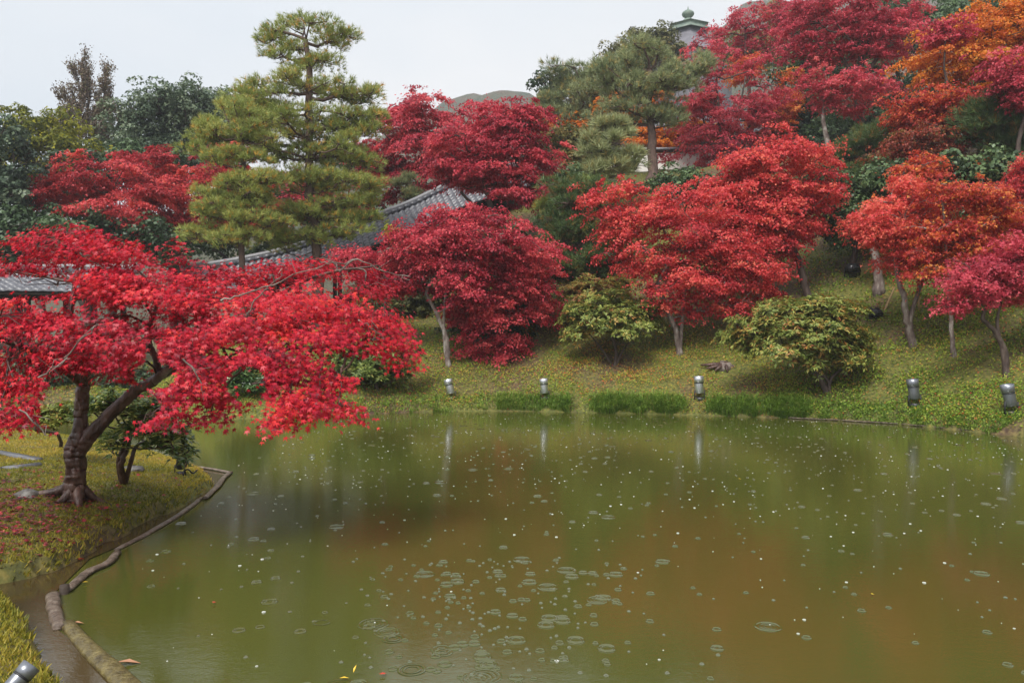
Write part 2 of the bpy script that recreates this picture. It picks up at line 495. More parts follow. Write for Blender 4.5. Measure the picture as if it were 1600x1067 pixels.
# rain: rings and splash drops on the pond
def rain_rings():
    ns = 24
    V, Qs, off = [], [], 0
    th = np.arange(ns) / ns * 2 * math.pi
    drops = []
    cnt = 0
    kinds = []
    while cnt < 1150:
        x = rng.uniform(-7, 10.5); y = 3.3 + 15.2 * rng.random() ** .85
        if abs(x) > .72 * y: continue
        r, _ = shore_dist(np.array([x]), np.array([y]))
        if r[0] > -.12 : continue
        if x < log_line_x(y) + .3: continue
        cnt += 1
        drops.append((x, y))
    for k in range(300):    # a denser patch right before the camera
        yy = rng.uniform(3.5, 6.0); drops.append((rng.normal(-.1, .45 * (yy / 4)), yy))
    for (x, y) in drops:
        rad = rng.choice([.006, .010, .016, .024, .034, .048, .07], p=[.26, .26, .20, .14, .08, .045, .015])
        rings = 1 if rad < .03 else (2 if rad < .06 else 3)
        for q in range(rings):
            r0 = rad * (1 - q * .33)
            w = .0042 + .035 * r0
            h = min(.0075, .004 + .05 * r0) * (1 - .15 * q) * (1 if rad < .06 else .6)
            prof = [(r0 - w, .001), (r0, .001 + h), (r0 + w, .001)]
            sq = 1 + rng.normal(0, .04)
            for (rr, hh) in prof:
                rr = max(rr, .0015)
                V.append(np.stack([x + rr * sq * np.cos(th), y + rr * np.sin(th), hh + 0 * th], -1))
            a = np.arange(ns); b = (a + 1) % ns
            for s in (0, 1):
                kinds.append(1 if rad < .012 else 0)
                Qs.append(np.stack([off + s * ns + a, off + s * ns + b, off + (s + 1) * ns + b, off + (s + 1) * ns + a], -1))
            off += 3 * ns
    # fine concentric wave trains, added before the camera to mimic sky glare
    n_small = len(Qs)
    for k in range(14):
        x = rng.normal(-.2, .36); y = rng.uniform(3.5, 4.7)
        R0 = rng.uniform(.04, .13)
        for q in range(3):
            r0 = R0 - q * .026
            if r0 < .02: break
            for (rr, hh) in ((r0 - .008, .001), (r0, .001 + .0016 * (1 - q * .25)), (r0 + .008, .001)):
                V.append(np.stack([x + rr * np.cos(th), y + rr * np.sin(th), hh + .0001 * k + 0 * th], -1))
            a = np.arange(ns); b = (a + 1) % ns
            for s in (0, 1):
                kinds.append(0)
                Qs.append(np.stack([off + s * ns + a, off + s * ns + b, off + (s + 1) * ns + b, off + (s + 1) * ns + a], -1))
            off += 3 * ns
    me = mesh_np('rain_ripple', np.vstack(V), [np.vstack(Qs)], [M_water, M_ripple], smooth=True, matidx=np.concatenate([np.full(len(q), kinds[i]) for i, q in enumerate(Qs)]))
    o = obj('rain_ripple', me)
    tag(o, 'rings spread by raindrops all over the green pond', 'ripples', kind='stuff')
    # splashes: short crowns of water thrown up where a drop has just struck
    mb = MB()
    for k in range(900):
        while True:
            x = rng.uniform(-6, 10); y = 4 + 13.5 * rng.random() ** .8
            if abs(x) < .70 * y and x > log_line_x(y) + .3 and shore_dist(np.array([x]), np.array([y]))[0][0] < -.3: break
        s = rng.uniform(.0020, .0052)
        if k % 3: mb.lathe([(0.001, .0), (s * 1.3, .001), (s, s * .6), (s * .7, s * .9), (.0005, s * 1.0)], 6, c=(x, y, .001))
        else: mb.lathe([(s * 2.1, .0), (s * 2.5, s * .8), (s * 2.3, 0)], 9, c=(x, y, .001))
    o = mb.build('rain_splash', M_splash, smooth=True)
    tag(o, 'tiny white splashes of raindrops on the pond', 'splashes', kind='stuff')
M_ripple = water_material('ripple_crest', L(.060, .068, .013), L(.074, .074, .015), .03)
M_ripple.node_tree.nodes['Principled BSDF'].inputs['IOR'].default_value = 2.3
M_splash, _nt, _b = base_mat('splash_sky_glint')
_b.inputs['Base Color'].default_value = L(.62, .63, .58); _b.inputs['Roughness'].default_value = .25  # pale base colour stands in for the sky reflected in the drops
rain_rings()

# ------------------------------------------------------------------ leaf scattering
def ortho(t, nrm):
    t = t / (np.linalg.norm(t, axis=1)[:, None] + 1e-9)
    b = np.cross(nrm, t); b /= np.linalg.norm(b, axis=1)[:, None] + 1e-9
    n = np.cross(t, b)
    return t, b, n

def maple_template(lobes=7):
    ang = [0, 38, 78, 124, -124, -78, -38] if lobes == 7 else [0, 55, 115, -115, -55]
    ln = {0: 1, 38: .93, 78: .74, 124: .42, 55: .88, 115: .52}
    tips = sorted([(a, ln[abs(a)]) for a in ang])
    V = [(0, 0, 0)]
    n = len(tips)
    for i, (a, r) in enumerate(tips):
        V.append((r * math.cos(R(a)), r * math.sin(R(a)), -.16 * r * r))
        if i < n - 1:
            a2 = (a + tips[i + 1][0]) / 2
            V.append((.30 * math.cos(R(a2)), .30 * math.sin(R(a2)), .03))
    V.append((-.10, 0, 0))
    T = [[0, i, i + 1] for i in range(1, len(V) - 1)] + [[0, len(V) - 1, 1]]
    return np.array(V, float), np.array(T)
T7 = maple_template(7)
T_star = (np.array([(0, 0, 0), (1, 0, -.15), (.22, .28, .02), (-.1, .85, -.12), (-.25, 0, 0), (-.1, -.85, -.12), (.22, -.28, .02)], float),
          np.array([[0, 1, 2], [0, 2, 3], [0, 5, 6], [0, 6, 1]]))
T_rh = (np.array([(-.5, 0, 0), (.05, .42, .10), (.6, 0, -.06), (.05, -.42, .10)], float), np.array([[0, 2, 1], [0, 3, 2]]))
T5 = maple_template(5)
T_long = (np.array([(0, 0, 0), (.5, .15, .05), (1, 0, -.1), (.5, -.15, .05)], float), np.array([[0, 2, 1], [0, 3, 2]]))
T_tri = (np.array([(-.4, .35, 0), (-.4, -.35, 0), (.7, 0, 0)], float), np.array([[0, 1, 2]]))

def scatter(C, Td, N, size, tmpl, tint):
    """leaves at C with tip direction Td, normal N; returns V, F, tint per face"""
    tv, tt = tmpl
    t, b, n = ortho(Td, N)
    size = np.broadcast_to(size, (len(C),))[:, None, None]
    V = C[:, None, :] + size * (tv[None, :, 0, None] * t[:, None, :] + tv[None, :, 1, None] * b[:, None, :] + tv[None, :, 2, None] * n[:, None, :])
    Fc = (tt[None, :, :] + (np.arange(len(C)) * len(tv))[:, None, None]).reshape(-1, 3)
    return V.reshape(-1, 3), Fc, np.repeat(tint, len(tt))

def rdir(n):
    v = rng.normal(size=(n, 3)); return v / np.linalg.norm(v, axis=1)[:, None]

# ------------------------------------------------------------------ branch skeletons
def skeleton(trunk, r_top, targets, bend=.12, min_h=.25):
    """trunk: (n,3) points; targets: (m,3). returns list of (points, radii) tubes beyond the trunk"""
    trunk = np.asarray(trunk, float)
    seg = []
    for i in range(len(trunk) - 1):
        for t in np.linspace(0, 1, 5)[:-1]: seg.append(trunk[i] * (1 - t) + trunk[i + 1] * t)
    seg.append(trunk[-1])
    seg = np.array(seg)
    h0 = trunk[0][2]; H = max(trunk[-1][2] - h0, .1)
    ok = seg[seg[:, 2] > h0 + min_h * H]
    if len(ok) < 2:
        ok = seg[len(seg) // 3:]
    nodes = [tuple(p) for p in ok]
    depth = [0] * len(nodes); parent = [-1] * len(nodes); isT = [True] * len(nodes)
    targets = np.asarray(targets, float)
    top = trunk[-1]
    od = np.argsort(np.linalg.norm((targets - top) * [1, 1, .8], axis=1))
    chains = []
    for j in od:
        t = targets[j]
        A = np.array(nodes)
        v = t - A
        dist = np.linalg.norm(v, axis=1)
        pen = dist + .9 * np.maximum(A[:, 2] - t[2] + .05 * dist, 0) + .28 * np.array(depth)
        i = int(np.argmin(pen))
        a = A[i]; d = dist[i]
        m = max(2, int(d / .45) + 1)
        ts = np.linspace(0, 1, m + 1)[1:]
        pts = []
        prev = i
        side = rdir(1)[0] * bend * d
        for q in ts:
            p = a * (1 - q) + t * q + side * math.sin(q * math.pi) + np.array([0, 0, -.10 * d * math.sin(q * math.pi) * (1 if t[2] > a[2] else -1)])
            if q < 1: p = p + rng.normal(size=3) * .03 * d
            nodes.append(tuple(p)); parent.append(prev); depth.append(depth[i] + 1); isT.append(False)
            prev = len(nodes) - 1
        chains.append((i, list(range(len(nodes) - m, len(nodes)))))
    # pipe model
    w = np.zeros(len(nodes))
    for i, c in chains: w[c[-1]] += 1
    for i in range(len(nodes) - 1, -1, -1):
        if parent[i] >= 0: w[parent[i]] += w[i]
    wm_ = max(w.max(), 1)
    out = []
    for i, c in chains:
        ids = [i] + c
        p = np.array([nodes[k] for k in ids])
        rad = r_top * np.sqrt(np.maximum(w[ids], .5) / wm_) * .95
        rad[0] = min(rad[0], rad[1] * 1.5)
        rad[-1] *= .6
        out.append((p, np.maximum(rad, .008)))
    return out

def smooth_path(pts, n=4, jit=0.0):
    pts = np.asarray(pts, float)
    k = len(pts)
    if k < 3:
        t = np.linspace(0, 1, 6)[:, None]
        return pts[0] * (1 - t) + pts[-1] * t
    ext = np.vstack([2 * pts[0] - pts[1], pts, 2 * pts[-1] - pts[-2]])
    out = []
    for i in range(1, k):
        p0, p1, p2, p3 = ext[i - 1], ext[i], ext[i + 1], ext[i + 2]
        for t in np.linspace(0, 1, n + 1)[:-1]:
            out.append(.5 * ((2 * p1) + (-p0 + p2) * t + (2 * p0 - 5 * p1 + 4 * p2 - p3) * t * t + (-p0 + 3 * p1 - 3 * p2 + p3) * t ** 3))
    out.append(pts[-1])
    out = np.array(out)
    if jit: out[1:-1] += rng.normal(size=out[1:-1].shape) * jit
    return out

TRI = [0]
STY = {}
# ------------------------------------------------------------------ trees
def pads_of(blobs, d, per):
    """pad centres inside image-plane ellipses that are given real depth; returns centres, blob scale"""
    C, Rr = [], []
    tot = sum(b[2] * b[3] for b in blobs)
    for b in blobs:
        cx, cy, rx, ry = b[:4]
        dd = b[4] if len(b) > 4 else 0
        c = P(cx, cy, d + dd)
        k = (d + dd) / F
        ax, az = rx * k, ry * k
        ay = max(min(ax, 2.2), az * .6) * .85
        n = max(3, int(round(per * b[2] * b[3] / tot)))
        v = rdir(n) * (rng.random(n) ** .40)[:, None] * 1.08
        C.append(c + v * [ax, ay, az])
        Rr.append(np.full(n, min(ax, 1.6)))
    return np.vstack(C), np.concatenate(Rr)

def tree(style, name, label, cat, base, blobs, mat, n_leaf, size, pads=40, d=None, r=.09, via=None, bark=None, group=None, tmpl=None, pad_r=.62, tint=(.5, .2), top=.62, forks=None, stems=None):
    if base[1] is None:
        B = ground_at(base[0], d)
    else:
        B = hit(*base)
        if d is None: d = B[1]
    o = thing(name, label, cat, tuple(B), group)
    C, Rr = pads_of(blobs, d, pads)
    cen = C.mean(axis=0)
    hi = C[:, 2].max()
    lo = C[:, 2].min()
    # trunk
    if C[:, 2].mean() < B[2] + .3: print('LOW', label, B, C.mean(axis=0))
    pts = [B - [0, 0, .12]]
    if via:
        for (vx, vy) in via: pts.append(P(vx, vy, B[1] + (d - B[1]) * .5))
        last = pts[-1]
        if top is not None:
            ztop = lo + (hi - lo) * top
            if ztop > last[2] + .2:
                pts.append(np.array([cen[0] * .7 + last[0] * .3, cen[1], ztop]))
    else:
        ztop = lo + (hi - lo) * (top or .6)
        H = ztop - B[2]
        off = rng.normal(size=2) * .05 * H
        pts.append(B + np.array([(cen[0] - B[0]) * .25 + off[0], (cen[1] - B[1]) * .3, H * .4]))
        pts.append(np.array([B[0] + (cen[0] - B[0]) * .65 - off[0], cen[1], B[2] + H * .75]))
        pts.append(np.array([cen[0], cen[1], ztop]))
    tp = smooth_path(pts, 5, jit=r * .12)
    k = len(tp)
    rad = r * (1 - .58 * np.linspace(0, 1, k)); rad[0] *= 1.5; rad[1] *= 1.15
    mb = MB()
    mb.tube(tp, rad, 8, wob=.10)
    if stems:       # further stems from the same foot
        for st in stems:
            sp = smooth_path([B - [0, 0, .1]] + [P(a, b, B[1] + (d - B[1]) * .5) for a, b in st], 5)
            mb.tube(sp, r * .75 * (1 - .6 * np.linspace(0, 1, len(sp))), 7, wob=.08)
    bark = bark or M_bark
    tr = mb.build('trunk', bark, o, smooth=True)
    tr.data.transform(__import__('mathutils').Matrix.Translation(tuple(-B)))
    mb2 = MB()
    for p, rr in skeleton(tp, r * .55, C):
        mb2.tube(p, rr, 5, cap=False)
    # leaves
    m = len(C)
    up = np.array([0, 0, 1.0])
    if style == 'maple':
        ns = 7
        PC = np.repeat(C, ns, 0); PR = np.repeat(Rr, ns) * 0 + pad_r
        a = rng.random(m * ns) * 2 * math.pi; q = np.sqrt(rng.random(m * ns)) * PR
        SC = PC + np.stack([np.cos(a) * q, np.sin(a) * q, -.35 * q * q / pad_r + rng.normal(size=m * ns) * .07], -1)
        far_ = rng.random(m * ns) < .16
        ow = SC - cen; ow /= np.linalg.norm(ow, axis=1)[:, None] + .1
        SC = SC + np.where(far_, 1.0, 0.0)[:, None] * (ow * [1, 1, .6] + [0, 0, .45]) * rng.uniform(.2, .75, (m * ns, 1)) * pad_r * 1.3
        out = SC - cen; out[:, 2] *= .15
        out /= np.linalg.norm(out, axis=1)[:, None] + .4
        loc = SC - PC; loc[:, 2] = 0
        SN = up + out * .45 + loc * .5 + rng.normal(size=SC.shape) * .18
        SN /= np.linalg.norm(SN, axis=1)[:, None]
        for j in range(0, len(SC), 3):
            mb2.tube([PC[j], (PC[j] + SC[j]) / 2 + [0, 0, .04], SC[j]], [.012, .009, .006], 3, cap=False)
        sid = rng.integers(0, len(SC), n_leaf)
        t1 = np.cross(SN, rdir(len(SN))); t1 /= np.linalg.norm(t1, axis=1)[:, None]
        t2 = np.cross(SN, t1)
        sr = pad_r * .52 * rng.uniform(.35, 1.45, len(SC))
        an = rng.random(n_leaf) * 2 * math.pi; rr = np.sqrt(rng.random(n_leaf))
        rr = np.where(rng.random(n_leaf) < .22, rr * (1.15 + .7 * rng.random(n_leaf)), rr)
        rad_ = rr * sr[sid]
        lobe = 1 + .28 * np.sin(5 * an + sid)
        dirn = t1[sid] * (np.cos(an) * 1.35)[:, None] + t2[sid] * (np.sin(an) * .75)[:, None]
        LC = SC[sid] + dirn * (rad_ * lobe)[:, None] + SN[sid] * (rng.normal(size=n_leaf) * .035)[:, None]
        LC[:, 2] -= .30 * rad_ ** 2
        tip = dirn + rdir(n_leaf) * .7 + [0, 0, -.55]
        nrm = SN[sid] + rdir(n_leaf) * .75
        st = tint[0] + rng.normal(size=m) [np.repeat(np.arange(m), ns)][sid] * tint[1] * .55 + rng.normal(size=len(SC))[sid] * tint[1] * .4 + rng.normal(size=n_leaf) * tint[1] * .7
        tm = tmpl or T_star
    elif style == 'broad':
        # leaves on the outer shell of rounded clumps
        ns = 5
        PC = np.repeat(C, ns, 0)
        SC = PC + rdir(m * ns) * [pad_r, pad_r, pad_r * .75] * rng.uniform(.5, 1.0, (m * ns, 1))
        sid = rng.integers(0, len(SC), n_leaf)
        v = rdir(n_leaf); v[:, 2] = np.where(rng.random(n_leaf) < .7, np.abs(v[:, 2]), v[:, 2])
        sr = pad_r * .55 * rng.uniform(.6, 1.2, len(SC))
        LC = SC[sid] + v * (sr[sid] * (.75 + .3 * rng.random(n_leaf)))[:, None] * [1, 1, .8]
        nrm = v + up * .5 + rdir(n_leaf) * .8
        tip = np.cross(nrm, rdir(n_leaf)) + [0, 0, -.2]
        for j in range(0, len(SC), 4):
            mb2.tube([PC[j], SC[j]], [.014, .008], 3, cap=False)
        st = tint[0] + rng.normal(size=m)[np.repeat(np.arange(m), ns)][sid] * tint[1] * .7 + rng.normal(size=n_leaf) * tint[1] * .7
        tm = tmpl or (T_tri if d > 30 else T_rh)
    elif style == 'pine':
        # flat cushions of needle tufts
        nt_ = n_leaf
        pid = rng.integers(0, m, nt_)
        a = rng.random(nt_) * 2 * math.pi; q = np.sqrt(rng.random(nt_)) * pad_r * rng.uniform(.55, 1.3, m)[pid] * (1 + .3 * np.sin(2 * a + pid * 1.7))
        dirh = np.stack([np.cos(a), np.sin(a), 0 * a], -1)
        base_ = C[pid] + dirh * q[:, None]
        base_[:, 2] += .22 * pad_r * (1 - (q / pad_r) ** 2) + rng.normal(size=nt_) * .17 * pad_r - .05 + .10 * pad_r * np.sin(a * 3 + pid)
        outw = (C - cen)[pid]; outw[:, 2] = 0; outw /= np.linalg.norm(outw, axis=1)[:, None] + .6
        ax = up * .75 + dirh * (q / pad_r)[:, None] * .8 + outw * .35 + rdir(nt_) * .35
        ax /= np.linalg.norm(ax, axis=1)[:, None]
        for j in range(0, nt_, 9):
            mb2.tube([C[pid[j]] - [0, 0, .03], base_[j]], [.012, .007], 3, cap=False)
        nn = 11
        A = np.repeat(ax, nn, 0); Bs = np.repeat(base_, nn, 0)
        LC = Bs + A * (rng.random(nt_ * nn) * size * .5)[:, None]
        tip = A + rdir(nt_ * nn) * .85
        nrm = rdir(nt_ * nn)
        tt = tint[0] + rng.normal(size=m)[pid] * tint[1] * .4 + rng.normal(size=nt_) * tint[1] * .45
        brown = rng.random(nt_) < .10
        tt = np.where(brown, .95, np.minimum(tt, .75))
        st = np.repeat(tt, nn) + rng.normal(size=nt_ * nn) * .05
        tm = (np.array([(0, -.045, 0), (1, 0, 0), (0, .045, 0)], float), np.array([[0, 1, 2]]))
    elif style == 'whorl':
        # rhododendron: rosettes of long leaves on the shell of the crown
        nt_ = n_leaf
        pid = rng.integers(0, m, nt_)
        v = rdir(nt_); v[:, 2] = np.where(rng.random(nt_) < .78, np.abs(v[:, 2]), v[:, 2])
        base_ = C[pid] + v * [pad_r, pad_r, pad_r * .7] * (rng.random((nt_, 1)) ** .4)
        ax = up * .8 + (base_ - cen) * .5 + v * .4 + rdir(nt_) * .3
        ax /= np.linalg.norm(ax, axis=1)[:, None]
        for j in range(0, nt_, 4):
            mb2.tube([C[pid[j]], base_[j]], [.010, .006], 3, cap=False)
        nn = 7
        A = np.repeat(ax, nn, 0); Bs = np.repeat(base_, nn, 0)
        perp = np.cross(A, rdir(nt_ * nn)); perp /= np.linalg.norm(perp, axis=1)[:, None]
        LC = Bs + perp * .012
        tip = perp + A * rng.uniform(-.1, .55, (nt_ * nn, 1))
        nrm = A + rdir(nt_ * nn) * .25
        hgt = (base_[:, 2] - lo) / max(hi - lo, .1)
        tt = tint[0] + rng.normal(size=nt_) * tint[1] * .5 + np.where(rng.random(nt_) < .20, .30, 0)
        st = np.repeat(tt, nn) + rng.normal(size=nt_ * nn) * tint[1] * .5
        tm = T_long
    elif style == 'feather':
        # sparse upswept twigs with fine leaves along them
        ns = 10
        PC = np.repeat(C, ns, 0)
        dirn = up * 1.1 + (PC - cen) * [.25, .25, 0] + rdir(m * ns) * .55
        dirn /= np.linalg.norm(dirn, axis=1)[:, None]
        Ln = pad_r * rng.uniform(.7, 1.5, m * ns)
        for j in range(0, len(PC), 2):
            mb2.tube([PC[j], PC[j] + dirn[j] * Ln[j]], [.016, .006], 3, cap=False)
        sid = rng.integers(0, len(PC), n_leaf)
        LC = PC[sid] + dirn[sid] * (Ln[sid] * rng.random(n_leaf))[:, None] + rdir(n_leaf) * .10
        tip = dirn[sid] + rdir(n_leaf) * .9
        nrm = rdir(n_leaf)
        st = tint[0] + rng.normal(size=n_leaf) * tint[1]
        tm = tmpl or T_rh
    sz = size * rng.uniform(.72, 1.25, len(LC))
    V, Fc, tf = scatter(LC, tip, nrm, sz, tm, np.clip(st, 0, 1))
    TRI[0] += len(Fc); STY[style] = STY.get(style, 0) + len(Fc)
    me = mesh_np('crown', V - B, [Fc], mat, tint=tf)
    obj('crown', me, o)
    br = mb2.build('branch_work', bark, o, smooth=True)
    br.data.transform(__import__('mathutils').Matrix.Translation(tuple(-B)))
    return o, C, cen, B

exec_after = []
# ------------------------------------------------------------------ distant hills
def far_hill(name, ridge, D, depth, seed, mats):
    """ridge: (px, py) skyline in the photo at distance D"""
    px = np.linspace(ridge[0][0], ridge[-1][0], 150)
    py = np.interp(px, [a for a, b in ridge], [b for a, b in ridge])
    n = 26
    V = []
    for j in range(n):
        t = j / (n - 1)
        d = D - depth * (1 - t)
        x = (px - CX) / F * D
        ztop = EYE - (py - CY) / F * D
        z = ztop * (t ** .8) - 3 * (1 - t)
        z = z + (vnoise(x / 22, np.full_like(x, d) / 22, seed) * 5 + vnoise(x / 7, np.full_like(x, d) / 7, seed + 1) * 2.4) * (0.25 + .75 * t)
        V.append(np.stack([x, np.full_like(x, d), z], -1))
    V = np.vstack(V)
    idx = np.arange(n * 150).reshape(n, 150)
    Q = np.stack([idx[:-1, :-1], idx[:-1, 1:], idx[1:, 1:], idx[1:, :-1]], -1).reshape(-1, 4)
    o = obj(name, mesh_np(name, V, [Q], mats, smooth=True))
    return tag(o, kind='structure')
M_far = noise_mat('far_autumn_forest', [L(.03, .05, .025), L(.07, .07, .03), L(.13, .07, .04)], scale=.09, rough=.9, bump=1.0, bscale=.35, bdist=3.0)
far_hill('hill', [(300, 330), (560, 230), (700, 165), (745, 148), (790, 146), (840, 155), (930, 150), (1000, 110), (1100, 45), (1170, 8), (1230, 0), (1320, -20), (1500, -60), (1900, -60)], 330, 190, 4, M_far)

# ------------------------------------------------------------------ trees, back to front
def maple(label, base, blobs, mat, n, size=.085, **k):
    d = k.get('d') or hit(*base)[1]
    far = d > 25
    blobs = [(b[0], b[1], b[2] * 1.10, b[3] * 1.12) + tuple(b[4:]) for b in blobs]
    k['pad_r'] = k.get('pad_r', .6) * .78
    k['pads'] = int(k.get('pads', 40) * 1.5)
    k['tmpl'] = T_tri if far else (T_rh if d > 19.6 else T_star)
    n = int(n * (2.1 if far else (1.5 if d > 19.6 else 1.25)) * k.pop('fill', .9))
    return tree('maple', 'maple_tree', label, 'maple tree', base, blobs, mat, n, size * (.82 if far else .80), **k)
def evergreen(label, base, blobs, mat, n, size=.14, **k):
    k.setdefault('pad_r', .95)
    if (k.get('d') or 20) > 30: n = int(n * 1.45); size *= .95
    return tree('broad', 'evergreen_tree', label, 'evergreen tree', base, blobs, mat, n, size, **k)
def pine(label, base, blobs, mat, n, size=.16, **k):
    k.setdefault('bark', M_pinebark)
    return tree('pine', 'pine_tree', label, 'pine tree', base, blobs, mat, n, size, **k)

# left background
evergreen('dark blue green evergreen tree at the far left edge above the maple', (20, None), [(0, 240, 60, 60), (-30, 300, 90, 90), (20, 330, 60, 50), (-10, 380, 80, 50)], M_blue, 15000, .13, d=27, pads=46, r=.22, pad_r=.8, tint=(.35, .25))
tree('feather', 'cypress_tree', 'feathery brownish twin topped tree rising against the sky at the left', 'tree', (130, None), [(128, 135, 16, 38), (122, 180, 30, 34), (165, 145, 12, 42), (150, 210, 48, 34), (95, 215, 24, 30), (170, 200, 24, 30)], M_purple, 24000, .08, d=38, pads=130, r=.14, pad_r=.62, tint=(.45, .25), stems=[[(160, 200), (165, 110)]])
tree('broad', 'yellowing_tree', 'yellow green tree turning colour between the left edge and the twin topped tree', 'tree', (75, None), [(60, 210, 45, 26), (95, 225, 35, 40), (60, 260, 50, 30), (130, 250, 30, 35), (40, 190, 18, 14)], M_yellow, 11000, .15, d=33, pads=40, r=.15, pad_r=.7, tint=(.40, .30))
evergreen('large rounded dark green evergreen behind the left side of the tall pine', (280, None), [(290, 170, 75, 38), (240, 200, 52, 42), (320, 200, 52, 50), (215, 230, 40, 35), (280, 245, 95, 42), (350, 160, 25, 25)], M_blue, 26000, .15, d=37, pads=100, r=.3, pad_r=.9, tint=(.60, .28))  # lighter bluish leaf colour paints haze onto this tree
evergreen('low dark evergreen filling behind the red maples at the left', (170, None), [(170, 275, 80, 35), (90, 300, 60, 35), (250, 285, 60, 30)], M_broad, 9000, .16, d=34, pads=30, r=.2, pad_r=.9, tint=(.25, .2))
maple('dusky red maple below the yellowing tree at the left', (150, None), [(110, 300, 60, 28), (170, 275, 62, 34), (150, 335, 95, 36), (215, 355, 70, 34), (75, 305, 28, 16), (230, 320, 50, 30)], M_red, 20000, .12, d=28, pads=46, pad_r=.75, tint=(.38, .25))
maple('bright red maple just left of the small pine by the corridor', (270, None), [(265, 280, 68, 38), (225, 265, 32, 32), (320, 290, 60, 44), (280, 340, 100, 38), (370, 290, 36, 56), (420, 310, 40, 40)], M_red, 22000, .12, d=30, pads=46, pad_r=.75, tint=(.45, .28))

# behind the corridor
evergreen('dark green tree behind the lower trunks of the two corridor pines', (440, None), [(400, 350, 90, 30), (500, 340, 90, 34), (330, 370, 60, 28), (560, 300, 50, 40), (450, 300, 60, 30), (320, 400, 90, 24), (430, 390, 80, 24)], M_broad, 16000, .16, d=36, pads=40, r=.2, pad_r=.95, tint=(.3, .25))
evergreen('dark low evergreen above the covered walkway at the left', (120, None), [(60, 385, 90, 30), (170, 380, 90, 28), (250, 385, 60, 26), (100, 350, 90, 24)], M_broad, 10000, .14, d=27, pads=40, r=.14, pad_r=.8, tint=(.2, .2))
maple('crimson maple low behind the trunks of the two corridor pines', (430, None), [(450, 310, 70, 24), (400, 345, 60, 22), (520, 330, 60, 22), (350, 330, 40, 20)], M_crim, 9000, .12, d=33, pads=34, r=.09, pad_r=.7, tint=(.55, .25))
maple('broad crimson maple with its crown behind the ridge of the corridor roof', (655, None), [(640, 175, 58, 28), (700, 190, 75, 36), (620, 225, 60, 40), (690, 240, 80, 42), (755, 215, 34, 36), (590, 260, 40, 28), (640, 280, 60, 26)], M_crim, 30000, .13, d=33, pads=80, r=.17, pad_r=.85, tint=(.55, .25), fill=0.8)
pine('little pale pine rising just behind the corridor ridge', (634, None), [(634, 288, 14, 16), (634, 305, 19, 13)], M_pine2, 420, .2, d=31.5, pads=10, r=.07, pad_r=.3, tint=(.45, .2), top=.9)

# upper middle
evergreen('olive brown tree on the ridge left of the onion domed tower', (1010, None), [(1000, 78, 42, 22), (965, 92, 22, 18), (1034, 58, 16, 16), (1052, 78, 22, 10), (1010, 105, 50, 22)], M_olive, 15000, .17, d=56, pads=60, r=.3, pad_r=.9, tint=(.35, .25))
evergreen('pale green tree behind the tower at the top of the hill', (1215, None), [(1215, 60, 42, 28), (1185, 90, 50, 30), (1240, 40, 30, 30)], M_olive, 8000, .24, d=54, pads=30, r=.3, pad_r=1.4, tint=(.65, .25))
pine('grey green pine standing lowest on the skyline right of the hill gap', (880, None), [(890, 125, 46, 20), (868, 155, 28, 22), (915, 150, 48, 30), (900, 185, 55, 22), (940, 115, 22, 22)], M_pine2, 4000, .24, d=38, pads=70, r=.22, pad_r=.6, tint=(.35, .25))
evergreen('dark broadleaf tree under the skyline pine', (860, None), [(856, 138, 18, 18), (862, 180, 24, 28), (905, 210, 48, 24), (870, 225, 30, 22)], M_broad, 8000, .16, d=39, pads=24, r=.2, pad_r=.8, tint=(.35, .25))
maple('orange maple glowing behind the straight trunked pine', (950, None), [(930, 180, 30, 16), (905, 200, 38, 14), (915, 225, 26, 10), (985, 160, 55, 18), (1040, 195, 50, 25), (1000, 240, 85, 14), (1090, 190, 30, 24)], M_orange, 15000, .13, d=37.5, pads=46, r=.13, pad_r=.7, tint=(.5, .25))
pine('grey green pine with a straight bare trunk before the white wall', (1018, 286), [(1010, 90, 52, 22), (960, 125, 48, 18), (1050, 130, 48, 22), (1010, 150, 62, 22), (975, 180, 48, 14), (1050, 185, 42, 16), (1085, 105, 26, 18), (940, 205, 26, 9)], M_pine2, 4600, .21, pads=90, r=.24, pad_r=.5, via=[(1020, 240), (1016, 190), (1014, 110)], top=None, tint=(.35, .25))
maple('tall rosy maple of many upright stems left of the tower', (1130, None), [(1110, 120, 48, 48), (1140, 165, 60, 48), (1085, 185, 44, 44), (1165, 200, 45, 40), (1110, 235, 70, 28), (1200, 130, 28, 42)], M_pink, 26000, .11, d=34, pads=80, r=.10, pad_r=.6, via=[(1125, 210), (1120, 120)], top=None, stems=[[(1105, 210), (1085, 120)], [(1150, 200), (1165, 120)], [(1170, 200), (1200, 130)]], tint=(.5, .25), fill=0.62)
maple('high thin crimson maple reaching the sky beside the tower', (1175, None), [(1150, 42, 48, 16), (1190, 20, 44, 18), (1125, 62, 34, 9), (1185, 65, 42, 24), (1225, 20, 30, 26)], M_pink, 8500, .12, d=38, pads=44, r=.11, pad_r=.55, via=[(1172, 160), (1165, 80), (1165, 45)], top=None, tint=(.42, .25), fill=0.7)
maple('orange red maple patch among dark trees above the hall roof', (1215, None), [(1200, 165, 34, 30), (1230, 150, 25, 40), (1210, 195, 28, 14), (1170, 110, 32, 20)], M_orr, 9000, .11, d=36, pads=34, r=.09, pad_r=.55, tint=(.55, .3))

